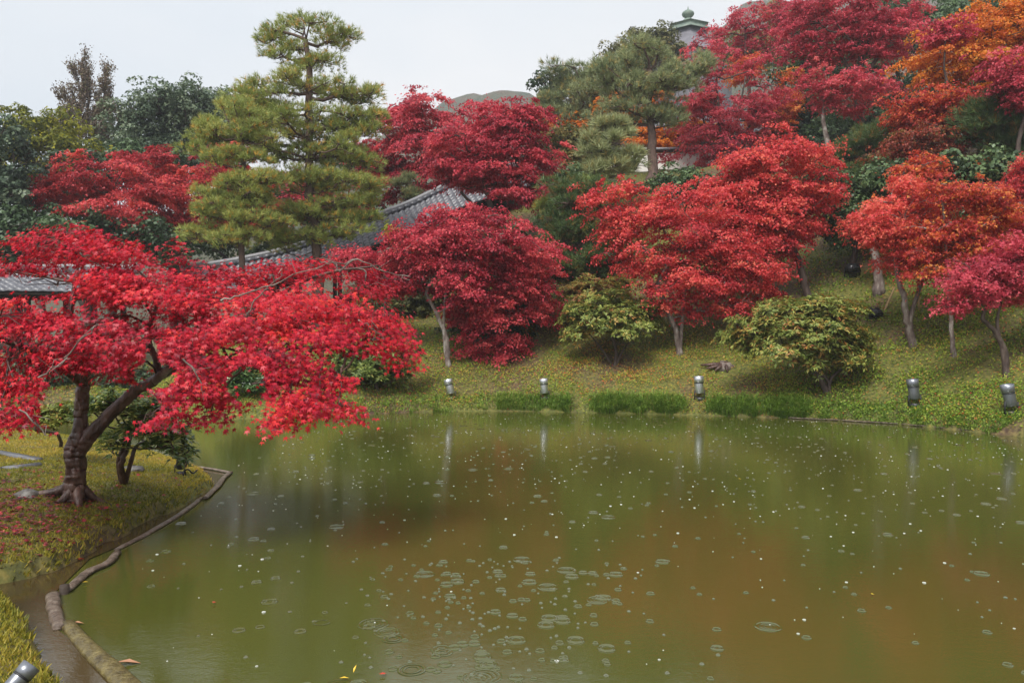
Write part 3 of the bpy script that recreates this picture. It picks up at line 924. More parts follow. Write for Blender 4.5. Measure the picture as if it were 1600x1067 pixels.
# upper right
evergreen('dark evergreen mass left of the top of the big rosy maple', (1260, None), [(1270, 120, 48, 40), (1255, 180, 48, 45), (1310, 200, 60, 40), (1290, 60, 40, 40)], M_broad, 16000, .16, d=37, pads=50, r=.25, pad_r=.95, tint=(.3, .25))
evergreen('dark evergreen filling the top right skyline behind the big maple', (1430, None), [(1420, 40, 80, 50), (1480, 20, 70, 50), (1400, 110, 70, 50), (1390, 170, 60, 50), (1330, 120, 60, 60)], M_broad, 22000, .19, d=42, pads=66, r=.3, pad_r=1.2, tint=(.25, .22))
evergreen('dark evergreen behind the orange maple in the top right corner', (1560, None), [(1560, 30, 80, 60), (1600, 110, 80, 70), (1520, 160, 60, 50), (1600, 210, 70, 60)], M_broad, 16000, .17, d=36, pads=50, r=.3, pad_r=1.1, tint=(.25, .22))
evergreen('shady evergreen below the big rosy maple trunk', (1360, None), [(1345, 215, 60, 40), (1400, 250, 70, 40), (1300, 240, 40, 36), (1460, 220, 60, 50), (1370, 190, 50, 30), (1330, 275, 70, 30)], M_broad, 17000, .14, d=31, pads=56, r=.2, pad_r=.8, tint=(.35, .28))
maple('big rosy maple with bare dark forking trunk at the top right', (1345, None), [(1300, 35, 62, 28), (1265, 60, 42, 26), (1350, 30, 62, 24), (1400, 40, 52, 18), (1290, 75, 50, 16), (1360, 66, 60, 16), (1265, 18, 32, 18), (1420, 25, 30, 12), (1330, 5, 60, 16), (1380, 85, 26, 8)], M_pink, 26000, .105, d=29, pads=80, r=.17, pad_r=.62, via=[(1342, 200), (1338, 130), (1345, 80)], top=None, stems=[[(1350, 130), (1395, 60)], [(1335, 130), (1305, 75)], [(1345, 120), (1360, 60), (1375, 10)]], tint=(.45, .25), fill=0.62)
maple('small crimson maple on a pale leaning trunk under the big rosy maple', (1298, 276), [(1290, 135, 36, 14), (1265, 118, 30, 8), (1335, 140, 48, 18), (1290, 160, 28, 10), (1360, 125, 28, 8), (1350, 165, 22, 8)], M_pink, 7500, .095, pads=34, r=.12, pad_r=.5, via=[(1294, 230), (1286, 190), (1288, 160)], top=None, bark=M_palebark, tint=(.62, .25))
maple('bright orange maple at the top right corner', (1530, None), [(1550, 40, 72, 30), (1500, 75, 58, 26), (1470, 95, 50, 20), (1560, 90, 60, 26), (1510, 115, 62, 16), (1600, 30, 40, 40), (1480, 50, 34, 14), (1550, 130, 40, 14), (1590, 10, 40, 20)], M_orange, 28000, .095, d=25, pads=80, r=.13, pad_r=.6, tint=(.42, .28), fill=0.8)
maple('small crimson tuft of maple inside the orange maple', (1490, None), [(1482, 48, 26, 14), (1470, 62, 18, 8)], M_pink, 2600, .09, d=24, pads=12, r=.05, pad_r=.4, tint=(.5, .2))
maple('crimson maple cut by the right edge below the orange maple', (1600, None), [(1590, 110, 42, 26), (1575, 135, 26, 14), (1605, 150, 30, 16)], M_pink, 8000, .09, d=22, pads=30, r=.08, pad_r=.5, tint=(.5, .25))
maple('orange red maple spreading below the bright orange maple', (1480, None), [(1440, 160, 40, 16), (1480, 160, 50, 20), (1415, 175, 26, 10), (1510, 180, 46, 18), (1460, 190, 40, 12), (1530, 155, 34, 12)], M_orr, 16000, .09, d=24.5, pads=56, r=.10, pad_r=.55, tint=(.32, .28), fill=0.8)
pine('dark green pine at the right edge below the crimson maple', (1590, None), [(1560, 170, 45, 22), (1590, 195, 50, 24), (1550, 205, 34, 16), (1600, 235, 34, 20)], M_pine3, 4200, .19, d=23, pads=34, r=.14, pad_r=.65, tint=(.35, .25))
maple('dusky thin brownish red maple among the greens at the right', (1440, None), [(1430, 220, 48, 24), (1400, 240, 36, 22), (1475, 215, 42, 16), (1420, 262, 46, 18), (1500, 245, 30, 18)], M_dusky, 9500, .085, d=24, pads=48, r=.08, pad_r=.5, tint=(.55, .3), fill=0.7)
evergreen('undergrowth tree of deep green leaves at the right edge', (1580, None), [(1580, 290, 55, 40), (1520, 290, 50, 34), (1600, 340, 50, 40), (1490, 330, 50, 34)], M_broad, 12000, .11, d=20.5, pads=44, r=.12, pad_r=.65, tint=(.4, .3))
pine('shaded young pine beside the pale leaning trunk', (1345, None), [(1345, 230, 36, 20), (1360, 265, 45, 18), (1345, 300, 45, 16), (1375, 205, 20, 14)], M_pine3, 4200, .18, d=26, pads=34, r=.10, pad_r=.55, tint=(.5, .3))

# middle greens
tree('broad', 'laurel_tree', 'light green broadleaf tree beside the young pine in the middle', 'tree', (865, None), [(880, 225, 40, 18), (900, 250, 38, 20), (860, 212, 24, 12), (925, 235, 20, 20)], M_olive, 8000, .12, d=31, pads=30, r=.1, pad_r=.6, tint=(.7, .3))
pine('young pine with upright pale green candles in the middle', (950, None), [(955, 215, 30, 24), (985, 250, 24, 16), (925, 235, 22, 20), (955, 255, 45, 20), (930, 275, 30, 14)], M_pine2, 1500, .30, d=28, pads=34, r=.10, pad_r=.28, tint=(.6, .2))
pine('dark pine with low shaded boughs in the middle of the slope', (905, None), [(905, 330, 50, 26), (880, 360, 44, 24), (930, 370, 50, 30), (890, 400, 55, 24), (940, 410, 52, 22), (910, 290, 36, 20), (880, 430, 30, 16)], M_pine3, 7000, .19, d=24.5, pads=80, r=.13, pad_r=.5, tint=(.5, .28))
evergreen('dark evergreen hedge tree below the crimson maples at the centre', (790, None), [(790, 505, 60, 38), (730, 500, 40, 30), (840, 540, 40, 26), (800, 540, 60, 24), (760, 400, 60, 40), (840, 470, 30, 34)], M_broad, 14000, .11, d=22.5, pads=52, r=.10, pad_r=.5, tint=(.25, .25))
evergreen('dark understorey tree behind the right side of the foreground maple', (640, None), [(640, 430, 50, 30), (600, 470, 60, 34), (660, 480, 40, 36), (690, 440, 40, 40), (630, 400, 26, 16)], M_olive, 11000, .11, d=24, pads=44, r=.10, pad_r=.55, tint=(.2, .2))
evergreen('low dark shrubs on the slope right of the red maples', (1330, None), [(1325, 355, 42, 24), (1300, 370, 26, 16), (1365, 340, 40, 20), (1390, 300, 40, 26)], M_broad, 8000, .10, d=22.6, pads=26, r=.08, pad_r=.5, tint=(.35, .25))

pine('bright green bushy pine between the dark pine and the first red slope maple', (930, None), [(930, 300, 34, 20), (900, 320, 34, 18), (950, 340, 34, 20), (915, 360, 44, 20), (875, 330, 24, 18), (960, 385, 34, 18)], M_pine, 4600, .18, d=25.5, pads=60, r=.10, pad_r=.42, tint=(.25, .2))
evergreen('green broadleaf undergrowth between the upper maples and the slope maples', (1090, None), [(1090, 300, 60, 24), (1040, 290, 50, 20), (1150, 300, 60, 24), (880, 290, 40, 26), (1230, 300, 40, 26)], M_broad, 15000, .11, d=27.5, pads=50, r=.08, pad_r=.6, tint=(.4, .25))
evergreen('shady evergreen thicket behind the light red maple', (1330, None), [(1320, 320, 50, 34), (1370, 300, 50, 34), (1420, 340, 50, 30), (1290, 290, 30, 26), (1460, 390, 50, 30)], M_broad, 13000, .10, d=22.8, pads=50, r=.10, pad_r=.6, tint=(.3, .25))
# crimson maples by the corridor
maple('deep crimson maple with dark boughs crossing the corridor roof', (778, None), [(800, 200, 42, 30), (740, 235, 58, 34), (810, 250, 48, 34), (760, 280, 66, 20), (835, 190, 26, 20), (855, 250, 26, 24), (700, 265, 38, 16), (820, 300, 50, 22), (780, 175, 30, 14)], M_crim, 28000, .105, d=26.5, pads=80, r=.16, pad_r=.62, via=[(772, 340), (757, 290), (742, 240)], top=None, stems=[[(790, 340), (810, 290), (805, 230)], [(760, 350), (720, 300)]], tint=(.52, .25))
maple('crimson maple on thin forked grey trunk beside the left bank lamp', (700, 573), [(690, 380, 62, 28), (760, 370, 56, 30), (650, 400, 40, 22), (720, 420, 62, 30), (800, 395, 50, 28), (700, 345, 50, 16), (640, 372, 30, 16), (750, 455, 56, 22)], M_crim, 34000, .078, pads=84, r=.075, pad_r=.55, via=[(698, 530), (682, 490), (668, 450)], stems=[[(694, 525), (695, 470), (705, 420)]], bark=M_palebark, tint=(.52, .28), top=.5)
maple('scarlet maple drooping almost to the grass above the second lamp', (795, 560), [(820, 430, 50, 30), (850, 470, 26, 26), (775, 480, 60, 26), (740, 500, 34, 14), (750, 545, 42, 18), (800, 535, 26, 20), (757, 570, 20, 12), (835, 400, 30, 26), (710, 480, 26, 10)], M_crim, 27000, .075, d=21, pads=78, r=.09, pad_r=.45, tint=(.7, .25))
maple('low red maple bough reaching in behind the foreground maple', (600, None), [(590, 420, 55, 14), (630, 440, 40, 14), (560, 400, 40, 10), (660, 420, 30, 10)], M_crim, 9000, .08, d=21, pads=30, r=.06, pad_r=.5, tint=(.5, .25))

# the red maples on the slope
maple('red maple on slim pale twin trunk left of the tree stump', (1062, 552), [(1000, 330, 50, 28), (1060, 320, 50, 28), (970, 300, 28, 14), (1100, 370, 58, 34), (1020, 390, 66, 32), (980, 360, 34, 20), (1150, 390, 40, 30), (1060, 430, 70, 26), (1140, 440, 50, 22), (1060, 470, 50, 16), (1190, 430, 44, 18), (1130, 480, 30, 10), (940, 320, 26, 16), (1110, 410, 60, 26), (1170, 460, 40, 14)], M_red, 46000, .075, pads=120, r=.085, pad_r=.52, via=[(1056, 520), (1042, 480), (1030, 440)], stems=[[(1064, 525), (1068, 480), (1072, 430)]], bark=M_palebark, tint=(.55, .25), top=.5)
maple('wide red maple on leaning trunk with white foot above the right shrub', (1264, 468), [(1200, 260, 60, 28), (1250, 240, 50, 22), (1150, 290, 52, 24), (1220, 310, 66, 26), (1270, 290, 36, 22), (1130, 320, 40, 18), (1180, 340, 62, 22), (1250, 350, 40, 18), (1170, 245, 34, 14), (1110, 295, 26, 8), (1200, 380, 56, 22), (1160, 350, 50, 26), (1100, 330, 40, 18)], M_red, 44000, .085, pads=116, r=.11, pad_r=.6, via=[(1255, 435), (1240, 390), (1222, 350)], tint=(.6, .25), top=.45)
maple('light red maple on grey curved trunk below the dark hillside floodlight', (1427, 540), [(1400, 330, 48, 16), (1370, 350, 44, 14), (1450, 320, 40, 18), (1420, 360, 50, 18), (1350, 375, 26, 8), (1460, 360, 34, 18), (1430, 290, 34, 12), (1440, 400, 50, 12), (1400, 405, 32, 8)], M_red, 20000, .075, pads=62, r=.095, pad_r=.45, via=[(1418, 500), (1410, 460), (1400, 400)], stems=[[(1422, 500), (1440, 440), (1452, 370)]], bark=M_palebark, tint=(.75, .25), top=.55)
maple('maple trunk with few leaves behind the wire floodlight on the slope', (1374, 457), [(1372, 340, 26, 12), (1390, 320, 20, 10), (1440, 265, 40, 16)], M_orr, 4500, .085, pads=20, r=.14, pad_r=.45, via=[(1370, 410), (1366, 380)], bark=M_palebark, tint=(.4, .3), top=.5)
maple('orange and red maple on the thin white stemmed trunk at the right', (1490, 556), [(1480, 300, 34, 18), (1520, 310, 40, 18), (1510, 350, 48, 18), (1470, 370, 40, 12), (1540, 380, 50, 14), (1500, 400, 56, 12), (1570, 330, 34, 16), (1480, 425, 50, 10), (1530, 425, 40, 10)], M_orr, 22000, .075, pads=66, r=.055, pad_r=.45, via=[(1486, 500), (1480, 400), (1472, 310)], bark=M_palebark, tint=(.3, .4), top=None, fill=0.75)
maple('crimson maple on a dark bowed trunk at the right edge', (1573, 588), [(1560, 430, 42, 24), (1590, 415, 36, 22), (1530, 440, 30, 20), (1600, 450, 30, 18), (1500, 445, 22, 16), (1488, 478, 12, 16), (1540, 470, 18, 10), (1600, 385, 40, 16), (1620, 420, 30, 22)], M_pink, 18000, .068, pads=60, r=.07, pad_r=.36, via=[(1570, 550), (1555, 520), (1535, 493)], stems=[[(1566, 545), (1558, 505), (1565, 470)]], tint=(.45, .28), top=.2)
maple('red maple leaning in over the right edge of the slope', (1620, None), [(1590, 300, 30, 20), (1600, 350, 36, 22), (1580, 375, 26, 10), (1600, 270, 20, 14)], M_red, 10000, .08, d=19, pads=34, r=.08, pad_r=.4, tint=(.45, .3))
maple('slender rusty maple between the dusky maple and the right edge pine', (1540, None), [(1530, 270, 28, 12), (1500, 280, 24, 12), (1555, 300, 26, 12)], M_orr, 6000, .08, d=21, pads=24, r=.05, pad_r=.4, tint=(.4, .35))

# pines by the corridor
pine('tall layered pine with a flat sparse top against the sky', (497, None), [
    (470, 33, 38, 7), (510, 46, 40, 7), (428, 50, 20, 7), (538, 54, 14, 5), (425, 64, 16, 5), (432, 88, 22, 6), (462, 80, 16, 5), (520, 66, 20, 4), (515, 98, 26, 4), (478, 100, 20, 5),
    (480, 135, 50, 14), (415, 150, 44, 18), (545, 150, 40, 20), (385, 165, 36, 14), (572, 185, 26, 18), (400, 195, 42, 18), (470, 190, 70, 26), (550, 200, 36, 24), (510, 235, 62, 22), (430, 235, 52, 18), (560, 240, 30, 20),
    (540, 290, 52, 18), (480, 285, 46, 16), (555, 330, 44, 18), (500, 330, 46, 20), (460, 345, 40, 18), (580, 310, 22, 14), (470, 380, 60, 12), (540, 360, 40, 10)],
    M_pine, 15000, .17, d=26.5, pads=250, r=.20, pad_r=.44, via=[(495, 390), (484, 290), (484, 200), (482, 120), (478, 62)], top=None, tint=(.42, .24))
pine('smaller layered pine standing left of the tall pine', (383, None), [
    (375, 175, 36, 14), (340, 205, 42, 16), (395, 210, 36, 14), (325, 235, 28, 8), (370, 250, 48, 12), (380, 285, 48, 14), (330, 300, 26, 10), (400, 310, 44, 14), (350, 330, 48, 14), (400, 345, 46, 12), (320, 365, 30, 8), (370, 370, 56, 12), (420, 280, 26, 12)],
    M_pine, 7000, .16, d=24.5, pads=140, r=.11, pad_r=.38, via=[(376, 350), (374, 300), (382, 250), (370, 200)], top=None, tint=(.5, .24))
tree('broad', 'spindle_tree', 'small yellow leaved tree under the corridor eave', 'tree', (625, None), [(625, 372, 18, 10), (610, 366, 10, 7), (640, 385, 14, 10)], M_yellow, 1800, .10, d=26, pads=12, r=.04, pad_r=.28, tint=(.75, .25))

evergreen('added dark hedge standing in for the shade on the low bank under the covered walkway at the left', (140, None), [(20, 590, 80, 20), (140, 592, 80, 18), (260, 590, 60, 20), (330, 585, 50, 24), (-70, 585, 60, 24)], M_broad, 15000, .085, d=20.6, pads=70, r=.05, pad_r=.42, tint=(.12, .18))  # added hedge, tinted dark in place of the shadow below the walkway
# shrubs on the bank
def shrub(label, base, blobs, mat, n, size, name='rhododendron', cat='shrub', **k):
    return tree('whorl', name, label, cat, base, blobs, mat, n, size, **k)
shrub('rounded pale green rhododendron with rusty leaves beside the middle lamp', (960, 572), [(960, 480, 55, 20), (1000, 500, 32, 24), (910, 500, 34, 22), (960, 515, 66, 22), (890, 530, 22, 14), (1010, 475, 22, 12)], M_rhodo, 2500, .115, pads=70, r=.045, pad_r=.32, tint=(.32, .22), top=.35, stems=[[(940, 545), (915, 515)], [(975, 545), (1000, 515)]])
shrub('rusty brown and green shrub behind the pale rhododendron', (925, None), [(905, 455, 34, 14), (950, 445, 38, 12), (890, 480, 24, 14), (930, 465, 50, 14)], M_rhodo, 1400, .11, d=22, pads=34, r=.04, pad_r=.32, tint=(.6, .3), top=.4)
shrub('large spreading rhododendron with dark trunk on the right bank', (1295, 614), [(1240, 490, 62, 16), (1300, 485, 48, 16), (1180, 515, 42, 16), (1260, 525, 78, 20), (1320, 520, 38, 22), (1220, 550, 55, 16), (1290, 560, 52, 18), (1150, 530, 18, 8), (1340, 545, 24, 10)], M_rhodo, 3900, .115, pads=96, r=.075, pad_r=.33, tint=(.38, .25), top=.25, stems=[[(1290, 590), (1240, 560)], [(1300, 590), (1340, 560)]])
shrub('dark green rhododendron behind the tips of the foreground maple', (590, 610), [(585, 560, 40, 16), (620, 565, 26, 14), (560, 585, 40, 14), (600, 590, 34, 10), (645, 548, 14, 10), (540, 560, 22, 14)], M_rhodo, 1500, .115, pads=40, r=.05, pad_r=.28, tint=(.08, .22), top=.3)
shrub('dark shrub glimpsed through the gap in the foreground maple', (395, 600), [(385, 575, 26, 12), (395, 600, 24, 14), (370, 600, 16, 12)], M_camel, 420, .13, d=17.5, pads=18, r=.04, pad_r=.3, tint=(.3, .2), top=.3)

# ------------------------------------------------------------------ covered corridor climbing the hill and covered bridge
M_tile = noise_mat('wet_grey_roof_tile', [L(.045, .045, .055), L(.10, .10, .115), L(.17, .17, .185)], scale=5, rough=.36, bump=.15, spec=.6)
M_ridge = noise_mat('pale_ridge_tile', [L(.16, .16, .17), L(.28, .28, .29)], scale=6, rough=.45, bump=.2, spec=.5)
M_wood = noise_mat('dark_aged_timber', [L(.02, .014, .01), L(.05, .035, .026), L(.085, .062, .045)], scale=3, stretch=(1, 1, 6), rough=.7, bump=.3)
M_plaster = noise_mat('white_plaster', [L(.55, .52, .47), L(.72, .69, .64)], scale=1.2, rough=.85, bump=.1)

def tiled_slope(ridge_pts, out_dir, width, drop, pitch=.24, courses=8):
    """rows of arched tiles on one slope below a ridge polyline; returns an MB"""
    mb = MB()
    rp = np.asarray(ridge_pts, float)
    seg = np.linalg.norm(np.diff(rp, axis=0), axis=1); cum = np.concatenate([[0], np.cumsum(seg)])
    n = int(cum[-1] / pitch)
    out = np.asarray(out_dir, float)
    prof_w = np.array([-.5, -.28, 0, .28, .5]); prof_h = np.array([0, .045, .075, .045, 0])
    for i in range(n):
        s = (i + .5) * pitch
        c = np.array([np.interp(s, cum, rp[:, k]) for k in range(3)])
        j = min(np.searchsorted(cum, s) - 1, len(seg) - 1)
        t = (rp[j + 1] - rp[j]) / seg[j]
        for q in range(courses):
            a, b = q / courses, (q + 1.12) / courses
            f = lambda u: c + out * width * u - np.array([0, 0, 1]) * drop * (1.12 * u - .12 * u * u)
            p0, p1 = f(a), f(b)
            lift0, lift1 = 0.0, .035
            js = rng.normal() * .006
            V = []
            for (p, lf) in ((p0, lift0), (p1, lift1)):
                for w_, h_ in zip(prof_w, prof_h):
                    V.append(p + t * w_ * pitch * 1.02 + np.array([0, 0, 1]) * (h_ + lf + js))
            for w_, h_ in zip(prof_w, prof_h):      # butt edge
                V.append(p1 + t * w_ * pitch * 1.02 + np.array([0, 0, 1]) * (h_ * .2 - .012 + js))
            mb.add(V, [[k, k + 1, 5 + k + 1, 5 + k] for k in range(4)] + [[5 + k, 5 + k + 1, 10 + k + 1, 10 + k] for k in range(4)])
    return mb

def roofed_walk(name, label, cat, ridge, out_dir, width, drop, post_h, posts=7, deck=False, pitch=.24):
    rp = smooth_path(ridge, 6)
    B = np.array([rp[0][0], rp[0][1], rp[0][2] - post_h - drop])
    o = thing(name, label, cat, tuple(B))
    out = np.asarray(out_dir, float)
    for sgn in (1, -1):
        mb = tiled_slope(rp - B, out * sgn, width, drop, pitch)
        t = mb.build('roof', M_tile, o); t['kind'] = 'stuff'
    m = MB(); m.tube(rp - B + [0, 0, .20], .10, 8)
    m.build('ridge_cap', M_ridge, o, smooth=True)
    m = MB()
    for a, b in zip(rp[:-1], rp[1:]): m.beam(a - B + [0, 0, .085], b - B + [0, 0, .085], .20, .14)
    m.build('ridge_course', M_tile, o)
    for sgn in (1, -1):     # boards under the tiles and the eave
        e = out * sgn
        V = []
        for p in rp:
            V += [p - B - [0, 0, .04], p - B + e * width * .97 - [0, 0, drop + .05], p - B + e * width * .97 - [0, 0, drop + .11], p - B - [0, 0, .12]]
        V = np.array(V); k = len(rp)
        Qq = []
        for i in range(k - 1):
            for a in range(4):
                b = (a + 1) % 4
                Qq.append([i * 4 + a, i * 4 + b, (i + 1) * 4 + b, (i + 1) * 4 + a])
        m = MB(); m.add(V, Qq); m.build('roof_boarding', M_wood, o)
        m = MB()
        for a, b in zip(rp[:-1], rp[1:]):
            m.beam(a - B + e * (width * .62) - [0, 0, drop * .75 + .17], b - B + e * (width * .62) - [0, 0, drop * .75 + .17], .12, .14)
        m.build('eave_beam', M_wood, o)
        for i in range(posts):
            s = (i + .5) / posts * (len(rp) - 1)
            j = int(s); f = s - j
            p = rp[j] * (1 - f) + rp[min(j + 1, len(rp) - 1)] * f + e * width * .62 - [0, 0, drop * .75 + .20]
            gz = float(terrain(np.array([p[0]]), np.array([p[1]]))[0]) - .1
            m = MB(); m.beam(p - B, [p[0] - B[0], p[1] - B[1], gz - B[2]], .13, .13)
            m.build('post', M_wood, o)
            if deck:
                m = MB(); m.beam([p[0] - B[0] + .07, p[1] - B[1], p[2] - B[2] - post_h + .1], [p[0] - B[0] + .75, p[1] - B[1], p[2] - B[2] - post_h + .55 - .9], .09, .09)
                m.build('brace', M_wood, o)
    # floor and side rails
    m = MB()
    for a, b in zip(rp[:-1], rp[1:]):
        m.beam(a - B - [0, 0, drop + post_h], b - B - [0, 0, drop + post_h], width * 1.35, .12)
    m.build('floor_deck', M_wood, o)
    for sgn in (1, -1):
        m = MB()
        for a, b in zip(rp[:-1], rp[1:]):
            m.beam(a - B + out * sgn * width * .62 - [0, 0, drop + post_h - .75], b - B + out * sgn * width * .62 - [0, 0, drop + post_h - .75], .06, .30)
        m.build('side_rail', M_wood, o)
    return o
rw = [P(812, 262, 32), P(760, 276, 31.5), P(700, 296, 31), P(640, 324, 30.5), P(580, 347, 30), P(520, 371, 29.5), P(450, 396, 29), P(370, 414, 28.5), P(280, 428, 28)]
ad = rw[-1] - rw[0]; ad[2] = 0; ad /= np.linalg.norm(ad)
outd = np.array([-ad[1], ad[0], 0]);
if outd[1] > 0: outd = -outd
roofed_walk('covered_corridor', 'covered wooden corridor with grey tiled roof climbing the hill behind the pines', 'corridor', rw, outd, 1.75, 1.05, 2.3, posts=9)
roofed_walk('covered_bridge', 'low covered walkway with grey tiled roof seen through the foreground maple at the left', 'walkway', [P(-190, 427, 23), P(-60, 427, 23), P(60, 427, 23), P(215, 429, 23)], (0, -1, 0), 1.55, .62, 2.35, posts=5, deck=True)

# temple hall with a white wall at the top of the slope
def hall():
    B = ground_at(1100, 39); c = P(1095, 232, 39)
    z0 = min(B[2], EYE + (CY - 285) / F * 39) - 2.5
    o = thing('temple_hall', 'temple hall with pale wall and tiled roof behind the maples on the upper slope', 'temple hall', (c[0], c[1] + 3, z0))
    O = np.array([c[0], c[1] + 3, z0])
    zt = EYE + (CY - 212) / F * 39 - z0
    m = MB(); m.box((0, 0, zt / 2), (11.0, 5.0, zt)); m.build('wall', M_plaster, o)
    ridge = [np.array([-6.2, 0, zt + 1.9]), np.array([6.2, 0, zt + 1.9])]
    for sg in (1, -1):
        t = tiled_slope(ridge, (0, -sg, 0), 3.5, 1.85, .30, 9).build('roof', M_tile, o); t['kind'] = 'stuff'
    m = MB(); m.beam((-6.25, 0, zt + 2.02), (6.25, 0, zt + 2.02), .3, .34); m.build('ridge_cap', M_ridge, o)
    for sg in (-1, 1):
        m = MB(); m.add([(sg * 5.5, -2.4, zt + .01), (sg * 5.5, 2.4, zt + .01), (sg * 5.5, 0, zt + 1.4), (sg * 5.4, -2.4, zt + .01), (sg * 5.4, 2.4, zt + .01), (sg * 5.4, 0, zt + 1.4)], [[0, 1, 4, 3], [1, 2, 5, 4], [2, 0, 3, 5]], [[0, 1, 2], [3, 5, 4]])
        m.build('gable', M_plaster, o)
    for k in range(6):
        m = MB(); m.box((-5.4 + k * 2.16, -2.53, zt / 2), (.16, .06, zt)); m.build('post', M_wood, o)
    m = MB(); m.box((0, -2.535, zt - .9), (10.7, .05, .14)); m.build('wall_beam', M_wood, o)
hall()

# garden wall with coping, lower and closer
def gwall():
    a = P(930, 243, 35.5); b = P(1250, 240, 36.5)
    zb = min(a[2], b[2]) - 3.4
    o = thing('garden_wall', 'long pale plaster garden wall behind the straight trunked pine', 'wall', (a[0], a[1], zb))
    O = np.array([a[0], a[1], zb])
    m = MB(); m.beam(np.array([0, 0, (a[2] - zb) / 2]), b - O - [0, 0, (b[2] - zb) / 2], .25, a[2] - zb + .2); m.build('wall', M_plaster, o)
    m = MB(); m.beam(a - O + [0, 0, .22], b - O + [0, 0, .22], .5, .12); m.build('coping', M_tile, o)
gwall()

# tower with onion finial
def tower():
    D = 72
    k = D / F
    ztip = EYE + (CY - 9) * k
    M_cu = noise_mat('weathered_copper', [L(.10, .14, .12), L(.17, .22, .18), L(.24, .27, .22)], scale=1.5, rough=.6, bump=.2)
    M_gr = noise_mat('grey_violet_roof', [L(.13, .125, .14), L(.20, .19, .21)], scale=1.2, rough=.7, bump=.3)
    cx = (1075 - CX) * k
    gz = float(terrain(np.array([cx]), np.array([D]))[0])
    O = np.array([cx, D, gz])
    o = thing('tower', 'grey tower with green octagonal cap and onion finial above the trees', 'tower', tuple(O))
    h = lambda py: EYE + (CY - py) * k - gz
    m = MB(); m.lathe([(.001, h(10)), (.05, h(13)), (.12, h(16)), (.32, h(17.5)), (.52, h(20)), (.58, h(22.5)), (.5, h(25.5)), (.30, h(28)), (.24, h(29))], 20)
    m.build('finial', M_cu, o, smooth=True)
    m = MB(); m.lathe([(.24, h(28.8)), (.26, h(30)), (.42, h(31)), (.5, h(34.5)), (.62, h(35.5))], 16); m.build('finial_base', M_cu, o, smooth=True)
    rot = lambda a: np.array([[math.cos(a), -math.sin(a), 0], [math.sin(a), math.cos(a), 0], [0, 0, 1]])
    m = MB(); m.lathe([(.3, h(35.0)), (2.0, h(43))], 6, rot(.42)); m.build('cap', M_cu, o)
    m = MB(); m.lathe([(2.02, h(43)), (2.02, h(43.6)), (1.86, h(43.9)), (1.86, h(50)), (2.1, h(50.5)), (2.1, h(53))], 6, rot(.42)); m.build('cornice', M_cu, o)
    m = MB(); m.lathe([(1.5, h(52.5)), (2.0, h(66)), (3.1, h(84)), (4.6, h(100))], 6, rot(.42)); m.build('roof', M_gr, o)
    m = MB(); m.lathe([(4.2, h(99)), (4.2, 0)], 6, rot(.42)); m.build('wall', M_gr, o)
tower()

